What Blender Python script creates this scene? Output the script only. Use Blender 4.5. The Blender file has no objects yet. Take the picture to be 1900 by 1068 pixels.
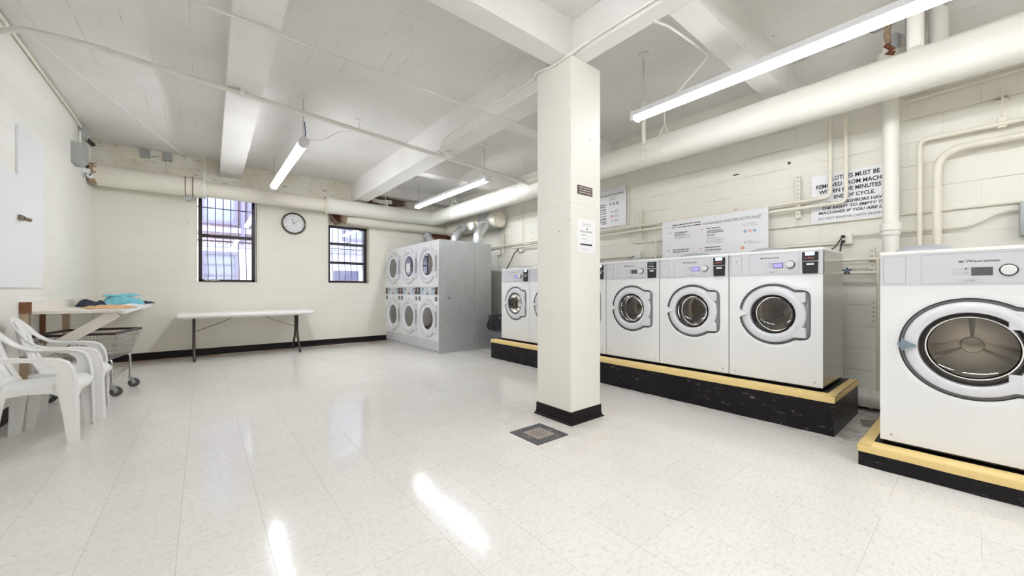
import bpy, bmesh, math, random
from mathutils import Vector, Matrix
random.seed(7)
S = bpy.context.scene
COL = S.collection
R = math.radians
# ------------------------------------------------------------------ camera, world, exposure
CAM_H, YAW, FPX = 1.089, 0.6816, 706.9
cd = bpy.data.cameras.new('camera'); cam = bpy.data.objects.new('camera', cd); COL.objects.link(cam)
cam.location = (0, 0, CAM_H); cam.rotation_euler = (R(90), 0, -YAW)
cd.sensor_fit = 'HORIZONTAL'; cd.sensor_width = 36.0; cd.lens = FPX / 1900 * 36.0
cd.shift_y = 4.4 / 1900; cd.clip_start = 0.05; cd.clip_end = 200
S.camera = cam
S.view_settings.view_transform = 'Standard'; S.view_settings.look = 'None'
S.view_settings.exposure = 1.15; S.view_settings.gamma = 1.0; S.view_settings.use_curve_mapping = False
S.cycles.use_denoising = True
S.cycles.max_bounces = 10; S.cycles.diffuse_bounces = 6; S.cycles.glossy_bounces = 4
S.cycles.transparent_max_bounces = 12; S.cycles.sample_clamp_indirect = 6.0
S.cycles.caustics_reflective = False; S.cycles.caustics_refractive = False
W = bpy.data.worlds.new('world'); S.world = W; W.use_nodes = True
wn = W.node_tree.nodes; wl = W.node_tree.links
bg = wn['Background']; sky = wn.new('ShaderNodeTexSky'); sky.sky_type = 'HOSEK_WILKIE'; sky.turbidity = 6.0
sky.sun_direction = (0.3, -0.4, 0.85); hs = wn.new('ShaderNodeHueSaturation'); hs.inputs['Saturation'].default_value = 0.45; wl.new(sky.outputs[0], hs.inputs['Color']); wl.new(hs.outputs[0], bg.inputs[0]); bg.inputs[1].default_value = 17.0
TUBE = 19.5            # emission of the fluorescent tubes

# ------------------------------------------------------------------ materials
def mat(name, col, rough=0.6, metal=0.0, spec=0.5, emit=None, es=0.0, alpha=None, coat=0.0, var=0.0, vscale=6.0, bump=0.0, bscale=60.0, trans=0.0):
    m = bpy.data.materials.new(name); m.use_nodes = True
    nt = m.node_tree; b = nt.nodes['Principled BSDF']
    b.inputs['Base Color'].default_value = (*col, 1); b.inputs['Roughness'].default_value = rough
    b.inputs['Metallic'].default_value = metal; b.inputs['Specular IOR Level'].default_value = spec
    b.inputs['Coat Weight'].default_value = coat; b.inputs['Coat Roughness'].default_value = 0.08
    b.inputs['Transmission Weight'].default_value = trans
    if emit: b.inputs['Emission Color'].default_value = (*emit, 1); b.inputs['Emission Strength'].default_value = es
    if var or bump:
        tc = nt.nodes.new('ShaderNodeTexCoord')
        if var:
            n = nt.nodes.new('ShaderNodeTexNoise'); n.inputs['Scale'].default_value = vscale; n.inputs['Detail'].default_value = 6
            nt.links.new(tc.outputs['Object'], n.inputs['Vector'])
            mx = nt.nodes.new('ShaderNodeMix'); mx.data_type = 'RGBA'
            mx.inputs['A'].default_value = (*[c * (1 - var) for c in col], 1); mx.inputs['B'].default_value = (*[min(1, c * (1 + var * 0.6)) for c in col], 1)
            nt.links.new(n.outputs['Fac'], mx.inputs['Factor']); nt.links.new(mx.outputs['Result'], b.inputs['Base Color'])
        if bump:
            n2 = nt.nodes.new('ShaderNodeTexNoise'); n2.inputs['Scale'].default_value = bscale; n2.inputs['Detail'].default_value = 4
            nt.links.new(tc.outputs['Object'], n2.inputs['Vector'])
            bp = nt.nodes.new('ShaderNodeBump'); bp.inputs['Strength'].default_value = bump; bp.inputs['Distance'].default_value = 0.01
            nt.links.new(n2.outputs['Fac'], bp.inputs['Height']); nt.links.new(bp.outputs['Normal'], b.inputs['Normal'])
    return m

class NT:
    """small node-graph helper"""
    def __init__(s, m): s.m = m; s.nt = m.node_tree; s.b = s.nt.nodes['Principled BSDF']; s.pos = s.nt.nodes.new('ShaderNodeNewGeometry').outputs['Position']
    def _in(s, sock, v):
        if isinstance(v, bpy.types.NodeSocket): s.nt.links.new(v, sock)
        elif v is not None: sock.default_value = v
    def math(s, op, a, b=None, c=None, clamp=False):
        n = s.nt.nodes.new('ShaderNodeMath'); n.operation = op; n.use_clamp = clamp
        s._in(n.inputs[0], a); s._in(n.inputs[1], b); s._in(n.inputs[2], c); return n.outputs[0]
    def sep(s, v): n = s.nt.nodes.new('ShaderNodeSeparateXYZ'); s._in(n.inputs[0], v); return n.outputs
    def comb(s, x, y, z): n = s.nt.nodes.new('ShaderNodeCombineXYZ'); s._in(n.inputs[0], x); s._in(n.inputs[1], y); s._in(n.inputs[2], z); return n.outputs[0]
    def noise(s, scale, detail=4, vec=None, rough=0.5):
        n = s.nt.nodes.new('ShaderNodeTexNoise'); n.inputs['Scale'].default_value = scale; n.inputs['Detail'].default_value = detail; n.inputs['Roughness'].default_value = rough
        s._in(n.inputs['Vector'], vec if vec is not None else s.pos); return n.outputs['Fac']
    def white(s, vec): n = s.nt.nodes.new('ShaderNodeTexWhiteNoise'); n.noise_dimensions = '3D'; s._in(n.inputs['Vector'], vec); return n.outputs['Value']
    def vor(s, scale, vec=None, rnd=1.0):
        n = s.nt.nodes.new('ShaderNodeTexVoronoi'); n.inputs['Scale'].default_value = scale; n.inputs['Randomness'].default_value = rnd; s._in(n.inputs['Vector'], vec if vec is not None else s.pos); return n.outputs
    def mix(s, f, a, b):
        n = s.nt.nodes.new('ShaderNodeMix'); n.data_type = 'RGBA'; s._in(n.inputs['Factor'], f)
        s._in(n.inputs['A'], (*a, 1) if isinstance(a, tuple) else a); s._in(n.inputs['B'], (*b, 1) if isinstance(b, tuple) else b); return n.outputs['Result']
    def ramp(s, v, lo, hi): # smoothstep-like linear clamp
        n = s.nt.nodes.new('ShaderNodeMapRange'); s._in(n.inputs['Value'], v); n.inputs['From Min'].default_value = lo; n.inputs['From Max'].default_value = hi; n.clamp = True; return n.outputs[0]
    def bump(s, h, strength=0.3, dist=0.01):
        n = s.nt.nodes.new('ShaderNodeBump'); n.inputs['Strength'].default_value = strength; n.inputs['Distance'].default_value = dist; s._in(n.inputs['Height'], h); s._in(s.b.inputs['Normal'], n.outputs[0])
    def color(s, c): s._in(s.b.inputs['Base Color'], c)
    def rough(s, c): s._in(s.b.inputs['Roughness'], c)

def line_mask(t, coord, off, step, half):
    """1 on a seam every `step`, half width in metres"""
    f = t.math('FRACT', t.math('DIVIDE', t.math('SUBTRACT', coord, off), step))
    d = t.math('MULTIPLY', t.math('SUBTRACT', 0.5, t.math('ABSOLUTE', t.math('SUBTRACT', f, 0.5))), step)
    return t.ramp(d, half, half * 0.4)

def floor_material():
    m = mat('vinyl_tile', (0.8, 0.78, 0.74), 0.25, spec=0.24); t = NT(m); x, y, z = t.sep(t.pos)
    T = 0.3048; X0, Y0 = -0.693, 1.2196
    lx = line_mask(t, x, X0, T, 0.0013); ly = line_mask(t, y, Y0, T, 0.0012)
    ly = t.math('MULTIPLY', ly, t.ramp(t.noise(2.2, 3), 0.42, 0.58))
    ix = t.math('FLOOR', t.math('DIVIDE', t.math('SUBTRACT', x, X0), T)); iy = t.math('FLOOR', t.math('DIVIDE', t.math('SUBTRACT', y, Y0), T))
    tv = t.white(t.comb(ix, iy, 0.0))
    fl = t.noise(55, 5, t.comb(t.math('MULTIPLY', x, 0.6), y, 0.0), 0.7)
    base = t.mix(tv, (0.745, 0.725, 0.69), (0.775, 0.757, 0.725))
    base = t.mix(t.ramp(fl, 0.50, 0.72), base, (0.62, 0.59, 0.545))
    base = t.mix(t.ramp(t.noise(75, 3), 0.60, 0.70), base, (0.84, 0.83, 0.80))
    big = t.noise(1.1, 4); base = t.mix(t.math('MULTIPLY', t.ramp(big, 0.45, 0.75), 0.35), base, (0.70, 0.64, 0.56))
    # rusty grime by the back wall and by the column and plinths
    g = t.ramp(y, 7.65, 8.22); g = t.math('MULTIPLY', g, t.ramp(t.noise(3.0, 5), 0.30, 0.6)); base = t.mix(t.math('MULTIPLY', g, 0.8), base, (0.45, 0.24, 0.13))
    dx = t.math('SUBTRACT', x, 2.3); dy = t.math('SUBTRACT', y, 2.25)
    rr = t.math('SQRT', t.math('ADD', t.math('MULTIPLY', dx, dx), t.math('MULTIPLY', dy, dy)))
    cg = t.math('MULTIPLY', t.ramp(rr, 0.8, 0.15), t.ramp(t.noise(6, 4), 0.4, 0.7)); base = t.mix(t.math('MULTIPLY', cg, 0.45), base, (0.56, 0.40, 0.24))
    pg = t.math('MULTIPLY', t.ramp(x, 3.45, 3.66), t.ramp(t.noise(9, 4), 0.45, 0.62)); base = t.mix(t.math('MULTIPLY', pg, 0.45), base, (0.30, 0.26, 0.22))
    sp = t.vor(9.0)['Distance']; base = t.mix(t.ramp(sp, 0.035, 0.02), base, (0.25, 0.2, 0.16))
    seam = t.math('MAXIMUM', lx, ly); base = t.mix(t.math('MULTIPLY', seam, 0.5), base, (0.24, 0.21, 0.18))
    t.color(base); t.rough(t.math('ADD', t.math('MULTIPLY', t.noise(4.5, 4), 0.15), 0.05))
    t.bump(t.math('SUBTRACT', t.noise(3.5, 2), t.math('MULTIPLY', seam, 0.2)), 0.16, 0.012)
    return m

def block_material(name, c0, c1, axis, joint=0.5, rough=0.5, course=0.203, zoff=0.0, speck=True, vert=0.55, peel=False):
    m = mat(name, c0, rough); t = NT(m); x, y, z = t.sep(t.pos); u = x if axis == 'x' else y
    row = t.math('FLOOR', t.math('DIVIDE', t.math('SUBTRACT', z, zoff), course))
    uu = t.math('ADD', u, t.math('MULTIPLY', t.math('MODULO', row, 2.0), 0.203))
    jz = line_mask(t, z, zoff, course, 0.004); ju = line_mask(t, uu, 0.0, 0.406, 0.003)
    brk = t.ramp(t.noise(2.1, 4), 0.40, 0.60)
    j = t.math('MAXIMUM', t.math('MULTIPLY', jz, t.math('MAXIMUM', brk, 0.22)), t.math('MULTIPLY', ju, t.math('MULTIPLY', brk, vert)))
    base = t.mix(t.ramp(t.noise(1.3, 5), 0.35, 0.7), c0, c1)
    base = t.mix(t.math('MULTIPLY', j, joint), base, (0.36, 0.29, 0.19))
    if speck:
        sp = t.vor(3.2)['Distance']; base = t.mix(t.math('MULTIPLY', t.ramp(sp, 0.05, 0.03), t.ramp(t.noise(0.9, 2), 0.5, 0.56)), base, (0.22, 0.17, 0.12))
        sc = t.ramp(t.noise(7, 6, None, 0.75), 0.715, 0.74); base = t.mix(t.math('MULTIPLY', sc, 0.5), base, (0.40, 0.34, 0.25))
    if peel:
        pv = t.comb(t.math('MULTIPLY', u, 0.35), z, 0.0); pe = t.math('MULTIPLY', t.ramp(z, 2.86, 2.92), t.ramp(t.noise(16, 7, pv, 0.8), 0.57, 0.61)); base = t.mix(t.math('MULTIPLY', pe, 0.75), base, (0.20, 0.15, 0.10))
        tp = t.math('MULTIPLY', t.ramp(z, 2.85, 2.95), t.ramp(t.noise(2.5, 3), 0.40, 0.65)); base = t.mix(t.math('MULTIPLY', tp, 0.5), base, (0.66, 0.57, 0.42))
    t.color(base)
    t.bump(t.math('SUBTRACT', t.math('MULTIPLY', t.noise(28, 5, None, 0.7), 0.35), t.math('MULTIPLY', j, 1.0)), 0.32, 0.01)
    return m

def ceiling_material(name='ceiling_paint', seams=True, c=(0.80, 0.785, 0.765)):
    m = mat(name, c, 0.75); t = NT(m); x, y, z = t.sep(t.pos)
    big = t.noise(1.0, 4); base = t.mix(t.ramp(big, 0.35, 0.7), c, (c[0] * 0.90, c[1] * 0.89, c[2] * 0.88))
    xw = t.math('ADD', x, t.math('MULTIPLY', t.noise(1.5, 2), 0.012))
    l = line_mask(t, xw, 0.07, 0.145, 0.004)
    l = t.math('MULTIPLY', l, t.ramp(t.noise(1.6, 6, t.comb(t.math('MULTIPLY', x, 5.0), y, z), 0.75), 0.51, 0.60))
    dots = t.ramp(t.noise(70, 2), 0.50, 0.60)
    if seams: base = t.mix(t.math('MULTIPLY', t.math('MULTIPLY', l, t.math('ADD', t.math('MULTIPLY', dots, 0.85), 0.12)), 0.8), base, (0.13, 0.11, 0.095))
    sp = t.vor(5.5)['Distance']; base = t.mix(t.math('MULTIPLY', t.ramp(sp, 0.045, 0.03), t.ramp(t.noise(1.3, 2), 0.5, 0.56)), base, (0.16, 0.14, 0.12))
    t.color(base); t.bump(t.math('SUBTRACT', t.math('MULTIPLY', t.noise(22, 5, None, 0.7), 0.5), t.math('MULTIPLY', l, 0.6)), 0.35, 0.012)
    return m

def chipped(name, base, under, lo=0.56, hi=0.62, rough=0.35, scale=14, stretch=(1, 1, 3), amt=0.9):
    m = mat(name, base, rough, spec=0.25 if base[0] < .03 else 0.5); t = NT(m); x, y, z = t.sep(t.pos)
    n = t.noise(scale, 7, t.comb(t.math('MULTIPLY', x, stretch[0]), t.math('MULTIPLY', y, stretch[1]), t.math('MULTIPLY', z, stretch[2])), 0.78)
    t.color(t.mix(t.math('MULTIPLY', t.ramp(n, lo, hi), amt), base, under)); t.bump(n, 0.3, 0.006); return m

M = {}
M['floor'] = floor_material()
M['wall_back'] = block_material('painted_block_cream', (0.84, 0.82, 0.74), (0.80, 0.775, 0.69), 'x', 0.18, zoff=0.02, peel=True)
M['wall_left'] = block_material('painted_block_cool_lit', (0.84, 0.83, 0.79), (0.80, 0.79, 0.74), 'y', 0.13, zoff=0.02)  # same paint as the back wall; its whiter light is put into the colour
M['wall_right'] = block_material('painted_block_ivory', (0.82, 0.80, 0.73), (0.775, 0.75, 0.67), 'y', 0.7, zoff=0.142, vert=0.3)
M['column'] = block_material('painted_column', (0.84, 0.825, 0.765), (0.80, 0.785, 0.72), 'y', 0.10, course=0.9)
M['ceiling'] = ceiling_material()
M['beam'] = ceiling_material('beam_paint', False, (0.84, 0.825, 0.81))
M['base_black'] = chipped('black_cove_base', (0.007, 0.004, 0.005), (0.09, 0.06, 0.05), 0.66, 0.74, 0.45, 10, (1, 1, 3), 0.6)
M['plinth_black'] = chipped('chipped_black_paint', (0.007, 0.005, 0.007), (0.40, 0.38, 0.37), 0.60, 0.68, 0.35, 18, (1, .6, 3), 0.8)
M['plinth_yellow'] = chipped('worn_yellow_paint', (0.80, 0.60, 0.26), (0.36, 0.26, 0.14), 0.60, 0.68, 0.5, 10, (1, 1, 4), 0.7)
M['pipe'] = mat('pipe_cream', (0.80, 0.765, 0.66), 0.45, var=0.10, vscale=3, bump=0.10, bscale=14)
M['pipe_white'] = mat('pipe_white', (0.84, 0.825, 0.76), 0.42, var=0.05, vscale=3, bump=0.08, bscale=10)
M['pipe_small'] = mat('conduit_paint', (0.80, 0.765, 0.655), 0.45, var=0.12, vscale=12, bump=0.15, bscale=40)
M['pipe_grey'] = mat('conduit_ceiling_paint', (0.76, 0.735, 0.69), 0.5, var=0.1, vscale=8)
M['rust'] = mat('rusty_insulation', (0.20, 0.07, 0.035), 0.9, var=0.6, vscale=18, bump=0.8, bscale=30)
M['torn'] = mat('torn_insulation', (0.42, 0.30, 0.20), 0.95, var=0.7, vscale=22, bump=1.0, bscale=30)
M['dark_hole'] = mat('broken_plaster', (0.22, 0.16, 0.115), 0.95, var=0.6, vscale=14, bump=0.9, bscale=25)
M['galv'] = mat('galvanised_steel', (0.52, 0.54, 0.545), 0.40, 0.35, var=0.18, vscale=9)
M['foil'] = mat('silver_foil_tape', (0.72, 0.73, 0.76), 0.28, 0.85, var=0.12, vscale=14, bump=0.5, bscale=28)
M['steel_side'] = mat('brushed_steel_side', (0.62, 0.61, 0.60), 0.2, 0.85, var=0.06, vscale=7)
M['steel'] = mat('chrome_wire', (0.55, 0.54, 0.52), 0.25, 0.95)
M['drum'] = mat('stainless_drum', (0.42, 0.37, 0.32), 0.34, 0.8, var=0.25, vscale=9)
M['drum_big'] = mat('bright_stainless_drum', (0.70, 0.67, 0.62), 0.36, 0.6, var=0.12, vscale=7)
M['drum_hub'] = mat('drum_hub', (0.90, 0.87, 0.78), 0.6, 0.0)
M['enamel'] = mat('white_enamel', (0.83, 0.84, 0.85), 0.28, spec=0.5, coat=0.2)
M['enamel_edge'] = mat('white_enamel_top', (0.90, 0.90, 0.88), 0.3)
M['silver'] = mat('silver_console', (0.66, 0.67, 0.71), 0.36, 0.10)
M['silver_line'] = mat('console_line', (0.36, 0.37, 0.40), 0.45)
M['ring'] = mat('door_ring_silver', (0.72, 0.72, 0.76), 0.34, 0.05)
M['recess'] = mat('door_recess_grey', (0.38, 0.39, 0.41), 0.4, 0.1)
M['gasket'] = mat('black_rubber', (0.018, 0.014, 0.014), 0.45)
M['bellows'] = mat('dark_bellows', (0.05, 0.035, 0.03), 0.4)
M['blackp'] = mat('black_plastic', (0.02, 0.02, 0.024), 0.35)
M['lcd_blue'] = mat('lit_blue_display', (0.08, 0.08, 0.25), 0.3, emit=(0.22, 0.20, 0.58), es=0.9)
M['lcd_cyan'] = mat('lit_cyan_display', (0.3, 0.5, 0.6), 0.3, emit=(0.50, 0.78, 0.95), es=0.9)
M['lcd_off'] = mat('grey_display', (0.10, 0.105, 0.115), 0.22)
M['label_white'] = mat('white_label', (0.85, 0.82, 0.78), 0.5)
M['red'] = mat('red_print', (0.75, 0.16, 0.14), 0.5)
M['ink'] = mat('dark_print', (0.035, 0.035, 0.05), 0.5)
M['ink_grey'] = mat('grey_print', (0.30, 0.30, 0.32), 0.5)
M['ink_orange'] = mat('orange_print', (0.75, 0.28, 0.10), 0.5)
M['ink_blue'] = mat('blue_print', (0.05, 0.25, 0.45), 0.5)
M['knob'] = mat('knob_silver', (0.78, 0.78, 0.78), 0.3, 0.1)
M['handle_blue'] = mat('blue_grey_handle', (0.20, 0.26, 0.31), 0.4)
M['strip_blue'] = mat('pale_blue_panel', (0.42, 0.55, 0.66), 0.4)
M['sign'] = mat('white_sign', (0.80, 0.80, 0.82), 0.35)
M['paper'] = mat('white_paper', (0.88, 0.88, 0.89), 0.7)
M['brown_sign'] = mat('brown_plaque', (0.10, 0.065, 0.055), 0.4)
M['brown_wood'] = mat('clock_rim_brown', (0.045, 0.016, 0.009), 0.22, coat=0.6)
M['clock_face'] = mat('clock_face', (0.82, 0.83, 0.85), 0.4)
M['plastic_white'] = mat('white_moulded_plastic', (0.86, 0.855, 0.84), 0.38, var=0.03, vscale=5)
M['tabletop'] = mat('white_table_plastic', (0.88, 0.87, 0.84), 0.45)
M['leg_brown'] = mat('bronze_leg', (0.055, 0.038, 0.032), 0.35, 0.4)
M['wood_white'] = mat('painted_board', (0.80, 0.755, 0.68), 0.5, var=0.12, vscale=7)
M['wood_raw'] = mat('raw_end_grain', (0.26, 0.12, 0.06), 0.85, var=0.5, vscale=30)
M['wood_tan'] = mat('stained_board', (0.50, 0.38, 0.26), 0.7, var=0.3, vscale=12)
M['cyan'] = mat('cyan_cloth', (0.20, 0.56, 0.66), 0.85, bump=0.5, bscale=60, var=0.15, vscale=20)
M['peach'] = mat('peach_cloth', (0.72, 0.45, 0.24), 0.9, bump=0.5, bscale=60, var=0.35, vscale=26)
M['navy'] = mat('navy_cloth', (0.03, 0.035, 0.06), 0.9, bump=0.4, bscale=60)
M['rim_brown'] = mat('dark_brown_rim', (0.045, 0.025, 0.03), 0.4)
M['wheel'] = mat('grey_wheel', (0.10, 0.095, 0.10), 0.5)
M['window_frame'] = mat('dark_window_frame', (0.022, 0.012, 0.014), 0.35)
M['iron'] = mat('iron_bars', (0.05, 0.05, 0.09), 0.5)
M['bag'] = mat('black_bin_bag', (0.02, 0.017, 0.022), 0.18, bump=0.9, bscale=14)
M['bin'] = mat('grey_bin', (0.17, 0.175, 0.19), 0.5)
M['box_grey'] = mat('grey_electrical_box', (0.40, 0.42, 0.42), 0.5, 0.2)
M['brass'] = mat('tarnished_latch', (0.22, 0.18, 0.13), 0.4, 0.7)
M['cabinet_white'] = mat('glossy_white_door', (0.82, 0.83, 0.85), 0.3)
M['drain'] = chipped('drain_iron', (0.07, 0.07, 0.078), (0.30, 0.27, 0.24), 0.52, 0.66, 0.45, 12, (1, 1, 1), 0.8)
M['drain_centre'] = mat('drain_centre', (0.38, 0.33, 0.29), 0.5, 0.3, var=0.3, vscale=30)
M['reveal'] = mat('window_reveal_paint', (0.80, 0.76, 0.64), 0.55, var=0.08, vscale=6)
M['tube'] = mat('lit_tube', (1, 1, 1), 0.5, emit=(0.93, 0.955, 1.0), es=TUBE)
M['tube_dim'] = mat('lit_tube_dimmed', (1, 1, 1), 0.5, emit=(0.95, 0.96, 1.0), es=TUBE * 0.52)  # emission turned down so the floor and big pipe below stay unclipped
M['fixture'] = mat('fixture_grey', (0.70, 0.70, 0.71), 0.4)
M['cable'] = mat('black_cable', (0.015, 0.015, 0.018), 0.5)
M['blue_tape'] = mat('blue_wire', (0.03, 0.05, 0.15), 0.5)
M['ext_wall'] = mat('painted_outside_wall', (0.66, 0.67, 0.74), 0.8, var=0.08, vscale=4)
M['ext_glass'] = mat('outside_window_glass', (0.30, 0.33, 0.40), 0.12)
M['ext_frame'] = mat('outside_window_frame', (0.20, 0.18, 0.25), 0.6)
M['ext_trim'] = mat('outside_stone', (0.42, 0.40, 0.47), 0.8, var=0.2, vscale=9)
M['ext_door'] = mat('outside_dark_door', (0.10, 0.10, 0.17), 0.5)
M['concrete'] = mat('old_floor_patch', (0.30, 0.27, 0.23), 0.9, var=0.5, vscale=18)
def brick_material():
    m = mat('outside_brick', (0.4, 0.25, 0.24), 0.85); t = NT(m); x, y, z = t.sep(t.pos)
    n = t.nt.nodes.new('ShaderNodeTexBrick'); n.inputs['Scale'].default_value = 1.0; n.inputs['Brick Width'].default_value = 0.21; n.inputs['Row Height'].default_value = 0.07; n.inputs['Mortar Size'].default_value = 0.006
    n.inputs['Color1'].default_value = (0.42, 0.30, 0.33, 1); n.inputs['Color2'].default_value = (0.34, 0.23, 0.26, 1); n.inputs['Mortar'].default_value = (0.62, 0.58, 0.62, 1)
    t._in(n.inputs['Vector'], t.comb(x, z, 0.0)); t.color(n.outputs['Color']); return m
M['ext_brick'] = brick_material()
def glass_material(name, tint, refl=0.12, rough=0.02, tr=(1, 1, 1)):
    m = bpy.data.materials.new(name); m.use_nodes = True; nt = m.node_tree; nt.nodes.clear()
    o = nt.nodes.new('ShaderNodeOutputMaterial'); mx = nt.nodes.new('ShaderNodeMixShader'); tb = nt.nodes.new('ShaderNodeBsdfTransparent'); g = nt.nodes.new('ShaderNodeBsdfGlossy')
    f = nt.nodes.new('ShaderNodeFresnel'); f.inputs[0].default_value = 1.5; a = nt.nodes.new('ShaderNodeMath'); a.operation = 'ADD'; a.inputs[1].default_value = refl; a.use_clamp = True
    tb.inputs[0].default_value = (*tint, 1); g.inputs['Roughness'].default_value = rough; g.inputs[0].default_value = (*tr, 1)
    nt.links.new(f.outputs[0], a.inputs[0]); nt.links.new(a.outputs[0], mx.inputs[0]); nt.links.new(tb.outputs[0], mx.inputs[1]); nt.links.new(g.outputs[0], mx.inputs[2]); nt.links.new(mx.outputs[0], o.inputs[0])
    return m
M['glass'] = glass_material('window_glass', (0.90, 0.91, 0.96), 0.06)
M['door_glass'] = glass_material('washer_door_glass', (0.82, 0.77, 0.70), 0.03, 0.03)
M['dryer_glass'] = glass_material('dryer_door_glass', (0.26, 0.25, 0.31), 0.13, 0.04)

# ------------------------------------------------------------------ mesh builder
class B:
    def __init__(s): s.bm = bmesh.new()
    def _xf(s, vs, m):
        if m is not None: bmesh.ops.transform(s.bm, matrix=m, verts=vs)
    def box(s, x0, x1, y0, y1, z0, z1, bev=0.0, m=None, seg=2):
        r = bmesh.ops.create_cube(s.bm, size=1.0); vs = r['verts']
        for v in vs: v.co = Vector(((x0 + x1) / 2 + v.co.x * (x1 - x0), (y0 + y1) / 2 + v.co.y * (y1 - y0), (z0 + z1) / 2 + v.co.z * (z1 - z0)))
        if bev:
            es = list({e for v in vs for e in v.link_edges}); rb = bmesh.ops.bevel(s.bm, geom=es, offset=bev, segments=seg, affect='EDGES', profile=0.5)
            vs = list({v for f in rb['faces'] for v in f.verts} | {v for v in vs if v.is_valid})
        s._xf(vs, m); return s
    def obox(s, c, ax, ay, az, sx, sy, sz):
        """oriented box: centre, three unit axes, sizes"""
        c, ax, ay, az = Vector(c), Vector(ax), Vector(ay), Vector(az); r = bmesh.ops.create_cube(s.bm, size=1.0)
        for v in r['verts']: v.co = c + ax * v.co.x * sx + ay * v.co.y * sy + az * v.co.z * sz
        return s
    def beam(s, p, q, w, t, up=(0, 0, 1)):
        """bar from p to q, w across, t along `up` side"""
        p, q = Vector(p), Vector(q); d = (q - p); L = d.length; d.normalize(); a = d.cross(Vector(up)).normalized(); u = a.cross(d).normalized()
        return s.obox((p + q) / 2, d, a, u, L, w, t)
    def cyl(s, p, q, r, n=16, r2=None, cap=True):
        p, q = Vector(p), Vector(q); r2 = r if r2 is None else r2; d = (q - p).normalized()
        a = d.orthogonal().normalized(); b = d.cross(a); A = []; Bv = []
        for i in range(n):
            t = 2 * math.pi * i / n; o = a * math.cos(t) + b * math.sin(t)
            A.append(s.bm.verts.new(p + o * r)); Bv.append(s.bm.verts.new(q + o * r2))
        for i in range(n): s.bm.faces.new((A[i], A[(i + 1) % n], Bv[(i + 1) % n], Bv[i]))
        if cap: s.bm.faces.new(list(reversed(A))); s.bm.faces.new(Bv)
        return s
    def tube(s, pts, r, n=10, cap=True, closed=False):
        pts = [Vector(p) for p in pts]; k = len(pts); rings = []; prev = None
        for i, p in enumerate(pts):
            if closed: d = pts[(i + 1) % k] - pts[i - 1]
            else: d = pts[min(i + 1, k - 1)] - pts[max(i - 1, 0)]
            d.normalize()
            if prev is None: a = d.orthogonal().normalized()
            else:
                a = prev - d * prev.dot(d)
                a = d.orthogonal().normalized() if a.length < 1e-6 else a.normalized()
            prev = a; b = d.cross(a); rr = r[i] if isinstance(r, (list, tuple)) else r
            rings.append([s.bm.verts.new(p + (a * math.cos(2 * math.pi * j / n) + b * math.sin(2 * math.pi * j / n)) * rr) for j in range(n)])
        for i in range(k if closed else k - 1):
            A, Bv = rings[i], rings[(i + 1) % k]
            for j in range(n): s.bm.faces.new((A[j], A[(j + 1) % n], Bv[(j + 1) % n], Bv[j]))
        if cap and not closed: s.bm.faces.new(list(reversed(rings[0]))); s.bm.faces.new(rings[-1])
        return s
    def loops(s, L, close=True, cap0=False, cap1=False):
        """skin successive loops of equal length"""
        rings = [[s.bm.verts.new(Vector(p)) for p in l] for l in L]; n = len(rings[0])
        for A, Bv in zip(rings[:-1], rings[1:]):
            for j in range(n if close else n - 1): s.bm.faces.new((A[j], A[(j + 1) % n], Bv[(j + 1) % n], Bv[j]))
        if cap0: s.bm.faces.new(list(reversed(rings[0])))
        if cap1: s.bm.faces.new(rings[-1])
        return s
    def lathe(s, prof, c=(0, 0, 0), ax='y', n=48):
        """prof: list of (radius, distance along axis)"""
        c = Vector(c); L = []
        for r, h in prof:
            l = []
            for i in range(n):
                t = 2 * math.pi * i / n; a, b = max(r, 1e-5) * math.cos(t), max(r, 1e-5) * math.sin(t)
                l.append(c + (Vector((a, h, b)) if ax == 'y' else Vector((a, b, h)) if ax == 'z' else Vector((h, a, b))))
            L.append(l)
        return s.loops(L)
    def prism(s, poly, d0, d1, ax='y', m=None):
        """extruded 2-D outline; ax is the extrusion axis"""
        def V(a, b, d): return Vector((a, d, b)) if ax == 'y' else Vector((a, b, d)) if ax == 'z' else Vector((d, a, b))
        A = [s.bm.verts.new(V(a, b, d0)) for a, b in poly]; C = [s.bm.verts.new(V(a, b, d1)) for a, b in poly]; n = len(poly)
        s.bm.faces.new(A); s.bm.faces.new(list(reversed(C)))
        for i in range(n): s.bm.faces.new((A[i], C[i], C[(i + 1) % n], A[(i + 1) % n]))
        s._xf(A + C, m); return s
    def grid(s, f, nu, nv, skip=None):
        V = [[s.bm.verts.new(Vector(f(i / nu, j / nv))) for j in range(nv + 1)] for i in range(nu + 1)]
        for i in range(nu):
            for j in range(nv):
                if skip and skip(i, j): continue
                s.bm.faces.new((V[i][j], V[i + 1][j], V[i + 1][j + 1], V[i][j + 1]))
        loose = [v for v in s.bm.verts if not v.link_faces]
        if loose: bmesh.ops.delete(s.bm, geom=loose, context='VERTS')
        return s
    def ribbon(s, pts, wd, w, t):
        """flat band: centre points, width directions, widths, thicknesses"""
        L = []
        for i, p in enumerate(pts):
            p = Vector(p); d = (Vector(pts[min(i + 1, len(pts) - 1)]) - Vector(pts[max(i - 1, 0)])).normalized()
            a = Vector(wd[i]); a = (a - d * a.dot(d)).normalized(); b = d.cross(a); ww = (w[i] if isinstance(w, list) else w) / 2; tt = (t[i] if isinstance(t, list) else t) / 2
            e = min(tt, ww) * 0.6
            L.append([p + a * x + b * y for x, y in ((ww - e, tt), (ww, tt - e), (ww, -tt + e), (ww - e, -tt), (-ww + e, -tt), (-ww, -tt + e), (-ww, tt - e), (-ww + e, tt))])
        return s.loops(L, True, True, True)
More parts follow.
